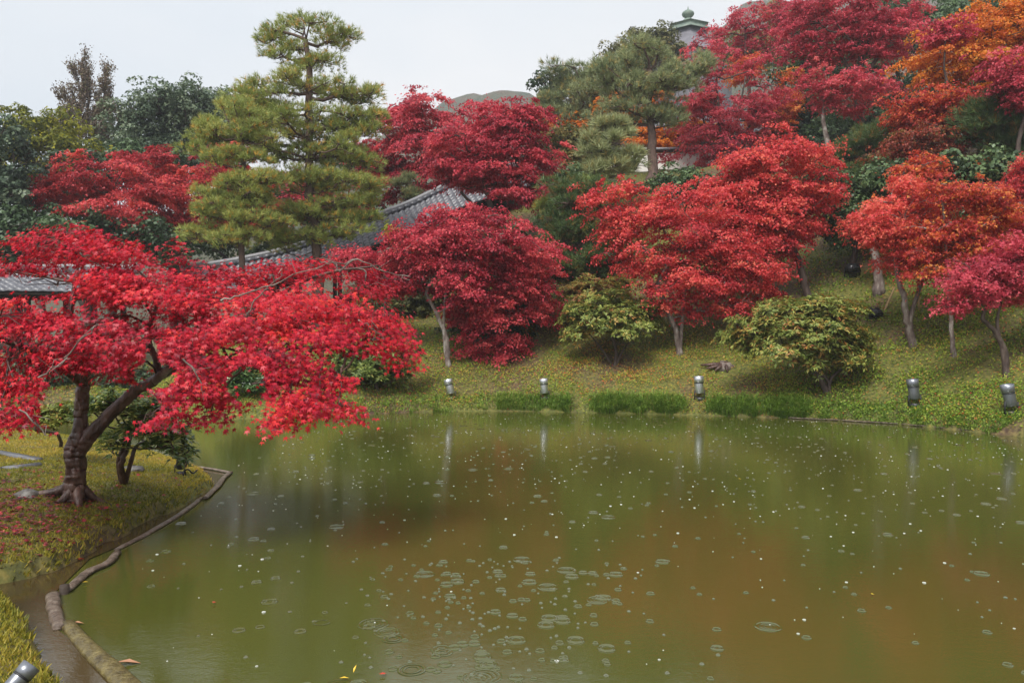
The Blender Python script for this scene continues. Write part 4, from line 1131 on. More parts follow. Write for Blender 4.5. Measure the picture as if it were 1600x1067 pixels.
# ------------------------------------------------------------------ peninsula: foreground maple
def front_maple():
    B = np.array([-3.93, 6.95, float(terrain(np.array([-3.93]), np.array([6.95]))[0])])
    o = thing('maple_tree', 'large scarlet Japanese maple with twisted trunk on the near grassy bank', 'maple tree', tuple(B))
    from mathutils import Matrix
    def Q(pts, d=6.95):
        return [P(a, b, c if c else d) for a, b, c in [(p + (None,))[:3] for p in pts]]
    def limb(pts, r0, r1, name, n=10, mat=M_wetbark, wob=.12, sm=5):
        p = smooth_path(Q(pts), sm * 2, jit=.0025)
        rad = np.interp(np.linspace(0, 1, len(p)), np.linspace(0, 1, len(r0)) if isinstance(r0, (list, tuple)) else [0, 1], r0 if isinstance(r0, (list, tuple)) else [r0, r1])
        m = MB(); m.tube(p - B, rad, n * 2, wob=wob * .15, ridge=.075)
        return m.build(name, mat, o, smooth=True), p
    # trunk with flared foot; the left stem runs straight on from it
    _, A0 = limb([(112, 800), (116, 768), (119, 738), (117, 708), (123, 682), (127, 655), (127, 625)], [.112, .092, .082, .088, .074, .055, .048], 0, 'trunk', 20, sm=6)
    for ang, ln, r in ((182, .60, .050), (232, .30, .045), (292, .24, .045), (20, .30, .04), (150, .45, .04)):
        p = []
        for t in np.linspace(0, 1, 9):
            x = B[0] + math.cos(R(ang + 12 * math.sin(3 * t))) * (.03 + ln * t); y = B[1] + math.sin(R(ang + 12 * math.sin(3 * t))) * (.03 + ln * t)
            gz = float(ground_z(np.array([x]), np.array([y]))[0])
            p.append([x, y, gz + .13 * (1 - t) ** 3 - .02 * t])
        m = MB(); m.tube(np.array(p) - B, np.linspace(r, .012, 9), 9, wob=.08); m.build('root', M_wetbark, o, smooth=True)
    _, A = limb([(127, 640), (128, 615), (134, 590), (128, 550, 6.8), (110, 500, 6.7), (118, 440, 6.8)], [.060, .055, .048, .04, .028, .016], 0, 'limb', 12)
    _, Bq = limb([(116, 716), (134, 688), (158, 662), (186, 634), (212, 610), (236, 598), (258, 580), (268, 574)], [.062, .066, .058, .052, .048, .046, .038, .026], 0, 'limb', 12)
    _, Cq = limb([(248, 592), (243, 560), (233, 535), (236, 505, 6.8), (260, 460, 6.9), (330, 430, 7.1)], [.036, .028, .024, .02, .016, .01], 0, 'limb', 9)
    _, Dq = limb([(252, 588), (300, 560, 7.0), (360, 520, 7.1), (420, 470, 7.3), (500, 430, 7.5), (590, 415, 7.8)], [.034, .03, .026, .02, .015, .008], 0, 'limb', 9)
    _, Eq = limb([(130, 600), (90, 570, 6.6), (40, 545, 6.3), (-30, 520, 6.0)], [.045, .035, .026, .015], 0, 'limb', 9)
    _, Fq_ = limb([(300, 560, 7.0), (380, 560, 6.6), (450, 545, 6.4), (560, 540, 6.4)], [.028, .022, .016, .008], 0, 'limb', 8)
    limb([(240, 596, 6.86), (254, 584, 6.84), (263, 577, 6.84), (270, 571, 6.84)], [.034, .036, .03, .02], 0, 'broken_stub', 8, mat=M_palebark)
    # crown cushions: px, py, distance, radius(px), thickness(px), leaf share
    pads = [(60, 392, 7.2, 75, 22), (130, 372, 7.0, 70, 20), (20, 430, 6.9, 60, 24), (205, 405, 6.9, 70, 28), (285, 440, 6.9, 70, 34), (110, 395, 6.5, 70, 26),
            (160, 455, 6.5, 70, 30), (230, 470, 6.4, 70, 34), (60, 510, 6.3, 75, 30), (150, 510, 6.2, 75, 34), (240, 535, 6.2, 70, 30), (0, 500, 6.0, 70, 30),
            (30, 565, 5.9, 60, 26), (100, 560, 6.0, 60, 22), (20, 610, 5.7, 50, 26), (0, 655, 5.5, 42, 20), (-40, 590, 5.8, 70, 40), (35, 640, 5.6, 30, 18),
            (175, 560, 6.1, 50, 22), (200, 585, 6.3, 40, 14), (-60, 470, 6.3, 80, 50), (-70, 410, 6.8, 80, 36),
            (330, 470, 6.6, 62, 36), (370, 440, 7.2, 55, 22), (350, 520, 6.3, 60, 32), (300, 560, 6.1, 62, 30), (320, 595, 6.0, 48, 24), (272, 615, 5.9, 42, 22), (340, 625, 6.1, 32, 14), (262, 648, 5.8, 26, 12), (330, 650, 6.0, 16, 7), (235, 655, 5.8, 12, 10),
            (420, 470, 6.9, 55, 24), (400, 515, 6.3, 58, 34), (470, 470, 6.7, 58, 24), (460, 505, 6.3, 66, 32), (520, 490, 6.5, 60, 28), (570, 515, 6.4, 50, 30), (520, 530, 6.2, 50, 24), (610, 535, 6.4, 30, 30), (628, 560, 6.4, 18, 20), (600, 500, 6.7, 34, 14),
            (470, 425, 7.6, 60, 16), (540, 425, 7.8, 60, 16), (600, 440, 7.9, 36, 14), (500, 410, 7.9, 40, 8), (570, 455, 7.6, 46, 12),
            (430, 565, 6.1, 50, 26), (470, 585, 6.0, 52, 26), (420, 605, 5.9, 40, 24), (450, 635, 5.8, 36, 20), (500, 625, 5.9, 42, 20), (530, 640, 5.9, 24, 12), (440, 655, 5.8, 22, 9), (530, 595, 6.0, 30, 8), (420, 560, 6.0, 40, 20), (190, 530, 6.6, 60, 30), (90, 450, 7.0, 60, 24), (280, 500, 6.6, 60, 40), (165, 440, 6.7, 50, 26), (205, 445, 6.7, 46, 24), (330, 425, 7.1, 46, 16), (420, 425, 7.3, 56, 14)]
    gaps = [(385, 600, 32, 30), (560, 575, 40, 14), (60, 447, 58, 15), (0, 450, 40, 18), (585, 605, 30, 16), (188, 634, 62, 36), (105, 640, 44, 36), (242, 586, 34, 22), (237, 556, 12, 24)]
    C, wt = [], []
    for q in pads:
        c = P(*q[:3]); k = q[2] / F
        C.append((c, q[3] * k, q[4] * k)); wt.append(q[3] * (q[4] + 12))
    cen = np.array([-2.6, 6.9, 1.2])
    wt = np.array(wt, float); wt /= wt.sum()
    n = 42000
    pid = rng.choice(len(C), n, p=wt)
    cc = np.array([c for c, a, b in C])[pid]; ra = np.array([a for c, a, b in C])[pid]; rz = np.array([b for c, a, b in C])[pid]
    # each cushion is made of drooping sprays
    nsp = 16
    spr_dir = rng.random((len(C), nsp)) * 2 * math.pi
    spr_r = np.sqrt(rng.random((len(C), nsp)))
    spr_z = rng.normal(size=(len(C), nsp)) * .35
    sid = rng.integers(0, nsp, n)
    a = spr_dir[pid, sid]; q = spr_r[pid, sid]
    base_ = cc + np.stack([np.cos(a) * q * ra, np.sin(a) * q * ra * 1.05, rz * (.9 * (1 - q * q) - .25 + spr_z[pid, sid])], -1)
    a2 = rng.random(n) * 2 * math.pi; q2 = np.sqrt(rng.random(n)) * (.10 + .07 * rng.random(n))
    pos = base_ + np.stack([np.cos(a2) * q2 * 1.2, np.sin(a2) * q2 * 1.2, -1.6 * q2 * q2 * 2.2 + rng.normal(size=n) * .030], -1)
    # keep the see-through openings free
    px = pos[:, 0] / pos[:, 1] * F + CX; py = CY - (pos[:, 2] - EYE) / pos[:, 1] * F
    ok = np.ones(n, bool)
    for gx_, gy_, grx, gry in gaps:
        ok &= (((px - gx_) / grx) ** 2 + ((py - gy_) / gry) ** 2 > 1) | (rng.random(n) < .03)
    pos = pos[ok]; pid = pid[ok]; sid = sid[ok]; cc = cc[ok]; n = len(pos)
    outw = (pos - cc) * [1, 1, .3]; outw /= np.linalg.norm(outw, axis=1)[:, None] + .05
    outc = pos - cen; outc /= np.linalg.norm(outc, axis=1)[:, None]
    tip = outw * .55 + outc * .3 + np.array([0, 0, -.75]) + rdir(n) * .6
    nrm = outc * .8 + np.array([0, -.35, .85]) + rdir(n) * .62
    size = .032 * rng.uniform(.70, 1.3, n)
    spt = rng.normal(size=(len(C), nsp)); pt = rng.normal(size=len(C))
    tint = np.clip(.47 + .10 * pt[pid] + .12 * spt[pid, sid] + .16 * rng.normal(size=n), 0, 1)
    # the three hundred that show largest are separate leaves
    score = pos[:, 1] - 1.2 * pos[:, 2] + rng.random(n) * 1.2 + 3 * (np.abs(pos[:, 0] / pos[:, 1]) > .66)
    pick = np.argsort(score)[:300]
    rest = np.setdiff1d(np.arange(n), pick)
    V, Fc, tf = scatter(pos[rest], tip[rest], nrm[rest], size[rest], T5, tint[rest])
    TRI[0] += len(Fc)
    cr = obj('crown', mesh_np('crown', V - B, [Fc], M_front, tint=tf), o); cr['kind'] = 'stuff'
    variants = []
    for v in range(5):
        tv, tt = T7
        variants.append(mesh_np('leaf', tv * .034, [tt], M_front, tint=np.full(len(tt), [.3, .42, .52, .66, .85][v])))
    t, b, nn = ortho(tip[pick], nrm[pick])
    for k, i in enumerate(pick):
        lf = bpy.data.objects.new('leaf', variants[min(4, int(tint[i] * 5))])
        M = Matrix(((t[k][0], b[k][0], nn[k][0], pos[i][0] - B[0]), (t[k][1], b[k][1], nn[k][1], pos[i][1] - B[1]), (t[k][2], b[k][2], nn[k][2], pos[i][2] - B[2]), (0, 0, 0, 1)))
        COL.objects.link(lf); lf.parent = o; lf.matrix_local = M
    # twigs: from the limbs to each cushion, then fanning inside it
    roots = np.vstack([A[4:], Bq[12:], Cq, Dq, Eq, Fq_])
    mb = MB()
    cp = np.array([c for c, a, b in C])
    for j in range(len(C)):
        c, aa, bb = C[j]
        dd = np.linalg.norm(roots - c, axis=1) + .6 * np.maximum(roots[:, 2] - c[2], 0)
        i = int(np.argmin(dd)); s0 = roots[i]
        mid = (s0 + c) / 2 + rdir(1)[0] * .07 + [0, 0, .06]
        pth = smooth_path([s0, mid, c + [0, 0, .04]], 4, jit=.006)
        mb.tube(pth, np.linspace(.013, .006, len(pth)), 5, cap=False)
        for s in range(0, nsp, 2):
            ang = spr_dir[j, s]; qq = spr_r[j, s]
            e = c + np.array([math.cos(ang) * qq * aa, math.sin(ang) * qq * aa, bb * (.9 * (1 - qq * qq) - .25 + spr_z[j, s]) + .01])
            mb.tube([c + [0, 0, .03], (c + e) / 2 + rdir(1)[0] * .03 + [0, 0, .03], e], [.006, .004, .0025], 3, cap=False)
    mb.build('branch_work', M_wetbark, o, smooth=True).data.transform(Matrix.Translation(tuple(-B)))
    # pale bare twigs that poke out of the crown
    for pts in ([(345, 470, 6.0), (375, 462, 6.0), (410, 450, 6.0), (470, 425, 6.1), (510, 412, 6.2)], [(385, 495, 6.1), (398, 470, 6.1), (440, 432, 6.2)],
                [(530, 425, 6.6), (560, 405, 6.6), (600, 425, 6.7), (640, 432, 6.8)], [(560, 405, 6.6), (520, 412, 6.6), (500, 408, 6.6)], [(285, 560, 5.7), (312, 590, 5.7), (318, 625, 5.7)],
                [(100, 560, 5.7), (130, 530, 5.7), (150, 508, 5.7)], [(60, 590, 5.6), (85, 575, 5.6), (110, 560, 5.6)], [(30, 640, 5.4), (60, 665, 5.4), (75, 680, 5.4)], [(125, 395, 6.4), (150, 412, 6.4), (172, 436, 6.4)], [(560, 500, 6.2), (585, 515, 6.2), (600, 530, 6.2)]):
        p = smooth_path([P(*q) for q in pts], 4, jit=.008)
        mb = MB()
        mb.tube(p, np.linspace(.008, .003, len(p)), 5, cap=False)
        for q in range(3):
            i = rng.integers(1, len(p)); mb.tube([p[i], p[i] + rdir(1)[0] * .07, p[i] + rdir(1)[0] * .12], [.004, .003, .002], 3, cap=False)
        mb.build('bare_twig', M_palebark, o, smooth=True).data.transform(Matrix.Translation(tuple(-B)))
front_maple()

# low evergreen beside it
def front_shrub():
    tree('whorl', 'camellia_bush', 'small evergreen with glossy green leaves right behind the foreground maple trunk', 'shrub', (193, 752),
         [(160, 638, 34, 18), (200, 640, 46, 24), (240, 665, 44, 24), (262, 695, 26, 16), (178, 690, 24, 14), (275, 672, 22, 18), (225, 650, 40, 22), (284, 712, 10, 8), (210, 672, 40, 12)], M_camel, 760, .075, d=7.35, pads=56, r=.036, pad_r=.13, bark=M_wetbark,
         via=[(190, 725), (200, 700), (205, 675)], stems=[[(205, 720), (215, 695), (240, 690)], [(185, 722), (195, 690), (190, 665)]], tint=(.62, .35), top=None)
    tree('whorl', 'azalea_bush', 'little yellow green bush left of the foreground maple trunk', 'shrub', (95, 700), [(92, 652, 30, 15), (115, 645, 22, 15), (75, 650, 18, 9)], M_rhodo, 520, .065, d=8.6, pads=18, r=.025, pad_r=.12, tint=(.35, .3), top=.4)
front_shrub()

# ------------------------------------------------------------------ floodlights
M_steel = noise_mat('brushed_grey_housing', [L(.50, .51, .54), L(.68, .69, .72)], scale=7, rough=.30, bump=.05, spec=.6, metal=.8)
M_steel2 = noise_mat('dark_grey_housing', [L(.16, .17, .19), L(.28, .29, .32)], scale=7, rough=.36, bump=.05, spec=.5, metal=.7)
M_black = noise_mat('black_metal', [L(.012, .012, .014), L(.03, .03, .033)], scale=5, rough=.45, bump=.05, spec=.5)
M_glassl, _nt, _b = base_mat('lamp_glass'); _b.inputs['Base Color'].default_value = L(.03, .03, .032); _b.inputs['Roughness'].default_value = .08
def rotm(rx, ry, rz=0):
    from mathutils import Euler
    return np.array(Euler((R(rx), R(ry), R(rz))).to_matrix())
def canister(px, py, label, lean, s=1.0, mat=M_steel, loc=None, d=None):
    B = hit(px, py) if loc is None else np.array(loc)
    o = thing('garden_floodlight', label, 'floodlight', tuple(B), None)
    M = rotm(*lean)
    off = np.array([0, 0, .13 * s])
    tf = lambda prof: [(a * s, b * s) for a, b in prof]
    m = MB(); m.lathe(tf([(.001, 0), (.085, 0), (.092, .012), (.094, .21), (.094, .212)]), 24, M, off); m.build('housing', mat, o, smooth=False)
    m = MB(); m.lathe(tf([(.094, .213), (.1, .215), (.1, .232), (.094, .234)]), 24, M, off); m.build('clamp_band', M_black, o)
    m = MB(); m.lathe(tf([(.094, .235), (.101, .239), (.106, .36), (.100, .362), (.099, .30)]), 24, M, off); hd = m.build('hood', mat, o)
    m = MB(); m.lathe(tf([(.001, .302), (.099, .30)]), 24, M, off); m.build('lens', M_glassl, hd)
    m = MB()
    for sg in (-1, 1): m.box(np.array([sg * .107 * s, 0, .10 * s]), (.012 * s, .035 * s, .20 * s))
    m.box((0, 0, .015 * s), (.226 * s, .05 * s, .012 * s)); m.build('bracket', M_black, o)
    m = MB(); m.box((.02 * s, .01, .0), (.17 * s, .13 * s, .09 * s)); m.build('ballast_box', M_black, o)
    m = MB(); m.tube([(0.0, 0, .0), (0, 0, -.16)], [.014, .004], 6); m.build('ground_spike', M_black, o)
    m = MB(); m.tube(smooth_path([(.08 * s, 0, .03), (.16 * s, .02, .05), (.24 * s, .05, .0), (.3 * s, .1, .03)], 4), .009, 5); m.build('cable', M_black, o)
canister(705, 624, 'silver cylindrical floodlight on the far bank, leftmost of the row', (0, -14, 0), 1.0)
canister(851, 624, 'silver cylindrical floodlight upright on the bank under the drooping scarlet maple', (0, -4, 0), 1.0)
canister(1093, 624, 'silver cylindrical floodlight between the two long tufts of green sedge', (0, -3, 0), 1.1)
canister(1429, 634, 'dark grey cylindrical floodlight on the right bank before the grey trunked maple', (0, -7, 0), 1.12, M_steel2)
canister(1580, 648, 'largest dark grey floodlight tilted on the bank at the right edge', (0, -12, 0), 1.12, M_steel2)
canister(281, 742, 'small black floodlight on the tip of the near grassy bank', (12, 14, 0), .52, M_black)
canister(24, 1100, 'grey blue floodlight peeking in at the bottom left corner', (-38, 34, 0), .40, M_steel2, loc=(-2.17, 3.28, .135))
def box_flood(px, py, label, s, tilt, d=None):
    B = hit(px, py)
    o = thing('box_floodlight', label, 'floodlight', tuple(B))
    M = rotm(tilt, 0, 12)
    m = MB()
    a, b, h, t = .20 * s, .15 * s, .13 * s, .14 * s
    c = np.array([0, 0, .26 * s])
    V = np.array([(-a, -t, -h), (a, -t, -h), (a, -t, h), (-a, -t, h), (-b, t, -h * .6), (b, t, -h * .6), (b, t, h * .6), (-b, t, h * .6)]) @ M.T + c
    m.add(V, [[0, 1, 2, 3], [5, 4, 7, 6], [0, 4, 5, 1], [1, 5, 6, 2], [2, 6, 7, 3], [3, 7, 4, 0]]); m.build('housing', M_black, o)
    m = MB(); m.box(c + M @ np.array([0, -t - .008, 0]), (2 * a * .88, .012, 2 * h * .86), M); m.build('lens', M_glassl, o)
    for k in range(4):
        m = MB(); m.box(c + M @ np.array([-b * .75 + k * b * .5, t + .02, 0]), (.012, .05, h * 1.1), M); m.build('cooling_fin', M_black, o)
    m = MB()
    for sg in (-1, 1): m.beam((sg * (a + .02), 0, .26 * s), (sg * (a + .02), 0, .02), .03, .012)
    m.beam((-a - .03, 0, .02), (a + .03, 0, .02), .05, .02); m.build('stand', M_black, o)
box_flood(1331, 434, 'black box floodlight high on the grassy slope below the dark shrubs', .95, -10)
box_flood(1368, 500, 'small black floodlight on a wire stand beside a leaning bamboo cane', .72, 60)

# bamboo canes, stump, stones
M_bamboo = noise_mat('dry_bamboo', [L(.30, .19, .09), L(.45, .31, .16)], scale=4, stretch=(1, 1, 3), rough=.5, bump=.2)
def cane(pts, label, r=.02):
    p = [P(*q) for q in pts]
    B = p[0]
    o = thing('bamboo_cane', label, 'bamboo cane', tuple(B))
    m = MB(); pp = np.linspace(0, 1, 9)[:, None] * (p[-1] - p[0])
    m.tube(pp, r, 7); cu = m.build('culm', M_bamboo, o, smooth=True)
    u = (p[-1] - p[0])
    for t in (.2, .4, .6, .8):
        m = MB(); m.tube([u * (t - .004), u * (t + .004)], r * 1.25, 7); m.build('node_ring', M_bamboo, cu)
h1 = hit(1380, 489); cane([(1380, 489, h1[1]), (1398, 449, h1[1] + .25)], 'short bamboo cane leaning beside the wire stand floodlight', .022)
h1 = hit(1436, 486); cane([(1436, 486, h1[1]), (1433, 395, h1[1])], 'upright bamboo cane right of the grey trunked maple', .022)
h1 = hit(1544, 440); cane([(1543, 440, h1[1] - 2), (1537, 365, h1[1] - 2)], 'thin bamboo cane high among the orange leaves at the right', .02)
h1 = hit(1490, 470); cane([(1490, 470, h1[1] - 2.2), (1514, 425, h1[1] - 2)], 'bamboo prop leaning towards the bowed crimson maple', .018)

def rock(px, py, label, s, mat, name='rock', cat='rock', flat=.6):
    B = hit(px, py)
    n, k = 14, 8
    V = []
    for i in range(k + 1):
        for j in range(n):
            th = j / n * 2 * math.pi; ph = i / k * math.pi
            v = np.array([math.sin(ph) * math.cos(th), math.sin(ph) * math.sin(th), math.cos(ph)])
            f = 1 + .28 * float(vnoise(np.array([v[0] * 2.2 + px]), np.array([v[1] * 2.2 + v[2] * 1.7]), 31)[0]) + .1 * rng.normal()
            V.append(v * f * s * [1.3, .9, flat])
    Qq = [[i * n + j, (i + 1) * n + j, (i + 1) * n + (j + 1) % n, i * n + (j + 1) % n] for i in range(k) for j in range(n)]
    o = obj(name, mesh_np(name, V, [Qq], mat, smooth=False), None, tuple(B))
    return tag(o, label, cat)
M_rock = noise_mat('grey_wet_rock', [L(.05, .045, .04), L(.13, .12, .11), L(.24, .23, .21)], scale=5, rough=.5, bump=.8)
rock(44, 775, 'small grey rock half buried left of the foreground maple roots', .085, M_rock)
rock(208, 735, 'pale flat rock behind the glossy evergreen trunk', .10, M_rock, flat=.4)
def stump(px, py):
    B = hit(px, py)
    o = thing('tree_stump', 'weathered tree stump lying on the slope left of the large right rhododendron', 'tree stump', tuple(B))
    m = MB(); m.tube([(0, 0, -.12), (0, 0, .03), (.01, -.02, .10)], [.22, .16, .13], 11, wob=.15); m.build('trunk', M_palebark, o)
    for a, ln in ((190, .5), (215, .38), (340, .35), (265, .3), (170, .6)):
        m = MB(); m.tube([(0, 0, .05), (math.cos(R(a)) * ln * .5, math.sin(R(a)) * ln * .5, .04 - .05 * (math.sin(R(a)) < 0)), (math.cos(R(a)) * ln, math.sin(R(a)) * ln, -.02 + .4 * math.sin(R(a)) * ln)], [.075, .05, .02], 7, wob=.1); m.build('root', M_wetbark, o)
stump(1133, 572)

M_slab = noise_mat('dark_stone_kerb', [L(.09, .09, .10), L(.17, .17, .18)], scale=6, rough=.4, bump=.3)
def slab(p, q, label, w=.10, h=.06):
    a = hit(*p); b = hit(*q)
    o = thing('stone_kerb', label, 'kerb stone', tuple(a))
    d = (b - a) / 2
    for k in range(2):
        m = MB(); m.beam(d * k + [0, 0, -.005] + d * .01, d * (k + 1) + [0, 0, -.005] - d * .01, w, h); m.build('stone', M_slab, o)
slab((-60, 741), (64, 727), 'near dark stone kerb on the lawn left of the maple trunk')
slab((-60, 697), (60, 720), 'far grey stone kerb on the lawn left of the maple trunk')

# log edging of the near shore
M_log = noise_mat('wet_driftwood', [L(.04, .028, .02), L(.13, .09, .065), L(.26, .21, .165)], scale=16, rough=.35, bump=.9, spec=.5, pos=[.3, .5, .68])
M_log2 = noise_mat('olive_wet_log', [L(.06, .045, .018), L(.13, .10, .035), L(.20, .16, .06)], scale=14, rough=.3, bump=.8, spec=.5, pos=[.3, .5, .68])
def log(pts, rad, label, mat=M_log, z=.0):
    p = smooth_path([np.array([x, y, z]) for x, y in pts], 6, jit=.002)
    B = p[0].copy()
    rr = np.interp(np.linspace(0, 1, len(p)), np.linspace(0, 1, len(rad)), rad) * (1 + .018 * rng.normal(size=len(p)))
    m = MB(); m.tube(p - B, rr, 14, wob=.03, ridge=.06)
    for v in m.V: v[:, 2] *= .55
    o = m.build('edging_log', mat, None, smooth=True, loc=tuple(B))
    return tag(o, label, 'log')
log([(-.70, 2.3), (-1.35, 3.15), (-1.96, 3.85), (-2.35, 4.25), (-2.66, 4.6)], [.058, .058, .054, .048, .042], 'thick olive brown log curving along the water at the bottom left', M_log2, .012)
log([(-2.66, 4.52), (-2.86, 4.80), (-3.06, 5.12)], [.036, .040, .040], 'short reddish log end with leaves at the bend of the near shore', M_log, .015)
log([(-3.02, 5.2), (-3.10, 5.6), (-3.08, 5.85), (-3.16, 6.15)], [.028, .034, .034, .03], 'grey crooked log with crimson leaves below the near bank', M_log, .015)
log([(-3.22, 6.25), (-3.22, 6.9), (-3.27, 7.65), (-3.36, 8.3)], [.022, .026, .03, .027], 'long pale log lying in the water before the maple', M_log, .008)
log([(-3.30, 8.25), (-3.42, 8.9), (-3.55, 9.45), (-3.62, 9.85)], [.028, .034, .032, .03], 'driftwood log meeting the tip of the near bank', M_log, .02)
log([(-3.60, 9.85), (-3.85, 10.05), (-4.2, 10.3)], [.027, .025, .022], 'short log running back from the bank tip', M_log, .02)
m = MB(); m.tube([(0, 0, -.1), (0, 0, .06)], [.035, .03], 8, wob=.1)
tag(m.build('mooring_stake', M_wood, None, loc=(-3.02, 5.18, 0)), 'short dark stake between two logs of the near shore', 'stake')
for k, (a, b) in enumerate((((6.1, 16.95), (7.0, 16.45)), ((7.05, 16.4), (7.9, 15.72)), ((7.95, 15.66), (8.7, 14.45)))):
    log([a, ((a[0] + b[0]) / 2 + .02, (a[1] + b[1]) / 2), b], [.022, .026, .022], ['thin pale edging log of the right far shore, nearest the sedge', 'thin pale edging log below the fourth floodlight', 'thin pale edging log between the two dark floodlights at the right'][k], M_log, .02)

# ------------------------------------------------------------------ grass, ground cover, fallen leaves
def on_ground(n, xr, yr, kind, rmin=.0, rmax=9, dens=None):
    x = rng.uniform(*xr, n); y = rng.uniform(*yr, n)
    r, k = shore_dist(x, y)
    ok = (r > rmin) & (r < rmax) & (k == kind) & (np.abs(x) < .74 * y + .4)
    if dens is not None: ok &= rng.random(n) < dens(x, y, r)
    x, y, r = x[ok], y[ok], r[ok]
    z = ground_z(x, y); ok = z > .012
    return np.stack([x, y, z], -1)[ok], r[ok]
# lawn on the near bank
def lawn():
    C, r = on_ground(760000, (-13, -1.0), (2.9, 14.2), NEAR, -.07, 8, lambda x, y, r: np.clip(1.35 - y / 14, .25, 1))
    n = len(C)
    big = vnoise(C[:, 0] * 1.6, C[:, 1] * 1.6, 41)
    far = sstep(7.2, 9.5, C[:, 1])
    h = .020 + .012 * rng.random(n) + .035 * np.exp(-np.maximum(r, 0) / .10) * rng.random(n)
    tip = np.array([0, 0, 1.0]) + rdir(n) * .75
    tt = .30 + .22 * big + .16 * rng.normal(size=n) + .22 * far + .10 * np.exp(-np.maximum(r, 0) / .15)
    near_ = C[:, 1] < 4.9
    tt = np.where(near_, tt + .05, tt)
    tm = (np.array([(0, -.16, 0), (1, 0, 0), (0, .16, 0)], float), np.array([[0, 1, 2]]))
    V, Fc, tf = scatter(C, tip, rdir(n), h, tm, np.clip(tt, 0, 1))
    TRI[0] += len(Fc)
    STY['lawn'] = len(Fc)
    o = obj('lawn', mesh_np('lawn', V, [Fc], M_grass, tint=tf))
    tag(o, 'short mossy lawn covering the near bank around the foreground maple', 'grass', kind='stuff')
lawn()
# ground cover on the slope
def cover():
    C, r = on_ground(1500000, (-13, 19), (13.2, 33), FAR, -.16, 14, lambda x, y, r: np.clip(.95 * np.exp(-np.maximum(r, 0) / 6.5) * (17 / y) ** 2, .05, 1) * .85 * np.clip(.75 + 1.1 * vnoise(x * 1.5, y * 1.5, 61) + .6 * vnoise(x * 4, y * 4, 62), .18, 1))
    n = len(C)
    patch = vnoise(C[:, 0] * .8, C[:, 1] * .8, 51) + .6 * vnoise(C[:, 0] * 2.3, C[:, 1] * 2.3, 52)
    litter = vnoise(C[:, 0] * .55 + 3, C[:, 1] * .9, 53)
    right = sstep(.25, .45, C[:, 0] / C[:, 1])
    C[:, 2] += rng.random(n) * (.05 + .05 * right) + .05 * np.maximum(patch, 0)
    tip = rdir(n) + [0, -.3, .45]
    nrm = rdir(n) * .7 + [0, -.35, .8]
    tt = .30 + .13 * patch + .17 * rng.normal(size=n) + .10 * (1 - right) + .16 * np.maximum(litter, 0)
    mid = np.exp(-((C[:, 0] - 3.2) / 2.2) ** 2) * sstep(.2, 1.2, r)
    tt = tt + .16 * mid
    tt = np.where(rng.random(n) < .05 + .10 * mid + .08 * np.maximum(litter, 0), rng.uniform(.72, .95, n), tt)
    V, Fc, tf = scatter(C, tip, nrm, (.026 + .012 * right + .02 * rng.random(n)) * np.clip(C[:, 1] / 18, .8, 1.5), T_tri, np.clip(tt, 0, 1))
    TRI[0] += len(Fc)
    STY['cover'] = len(Fc)
    o = obj('ground_cover', mesh_np('ground_cover', V, [Fc], M_cover, tint=tf))
    tag(o, 'low moss and leafy ground cover with autumn tints over the far slope', 'ground cover', kind='stuff')
cover()
# sedge tufts along the water line
def sedge(label, pxs, n, h, tint0):
    C = []
    base = 0
    ys = np.linspace(14, 19.5, 400)
    px = rng.uniform(pxs[0], pxs[1], n)
    clump = rng.uniform(pxs[0], pxs[1], max(3, int((pxs[1] - pxs[0]) / 16)))
    px = np.where(rng.random(n) < .42, clump[rng.integers(0, len(clump), n)] + rng.normal(size=n) * 5, px)
    px = np.clip(px, pxs[0], pxs[1])
    u = (px - CX) / F
    tabu = np.linspace(u.min() - .01, u.max() + .01, 60)
    taby = []
    for t in tabu:
        r, _ = shore_dist(t * ys, ys); k = np.nonzero(r > 0)[0][0]; taby.append(ys[k])
    y = np.interp(u, tabu, taby) + rng.random(n) ** 1.5 * .42 - .02
    x = u * y
    z = np.maximum(ground_z(x, y), .0)
    C = np.stack([x, y, z], -1)
    B = C.mean(axis=0)
    hh = h * rng.uniform(.35, 1.15, n) * (.80 + .28 * np.sin(px * .21) * np.sin(px * .117 + 1) + .2 * rng.random(n))
    a = rng.random(n) * 2 * math.pi
    lean = np.stack([np.cos(a), np.sin(a) - .35, 0 * a], -1) * rng.uniform(.25, 1.05, n)[:, None]
    w = np.stack([-np.sin(a), np.cos(a), 0 * a], -1) * .006
    p1 = C + (lean * .35 + [0, 0, .62]) * hh[:, None]
    p2 = C + (lean * 1.0 + [0, 0, .85]) * hh[:, None]
    p3 = C + (lean * 1.5 + [0, 0, .72]) * hh[:, None]
    V = np.stack([C - w, C + w, p1 - w, p1 + w, p2 - w * .7, p2 + w * .7, p3], 1) - B
    ids = np.arange(n)[:, None] * 7
    Qd = np.concatenate([ids + [0, 1, 3, 2], ids + [2, 3, 5, 4]]); T = ids + [4, 5, 6]
    tt = np.clip(tint0 + .18 * rng.normal(size=n), 0, 1)
    TRI[0] += 5 * n
    o = obj('sedge_tuft', mesh_np('sedge_tuft', V.reshape(-1, 3), [Qd, T], M_sedge, tint=np.concatenate([tt, tt, tt])), None, tuple(B))
    tag(o, label, 'sedge', kind='stuff')
sedge('small yellow green sedge tufts at the water left of the second floodlight', (776, 815), 900, .24, .6)
sedge('olive sedge fringe at the water below the second floodlight', (815, 890), 1300, .17, .35)
sedge('long bright green sedge fringe left of the middle floodlight', (920, 1072), 2800, .25, .42)
sedge('long bright green sedge fringe right of the middle floodlight', (1102, 1270), 3000, .25, .38)
sedge('short ragged grass hanging over the water line at the left of the far bank', (440, 775), 2600, .09, .55)
sedge('short ragged grass hanging over the water line at the right of the far bank', (1275, 1600), 3600, .09, .5)

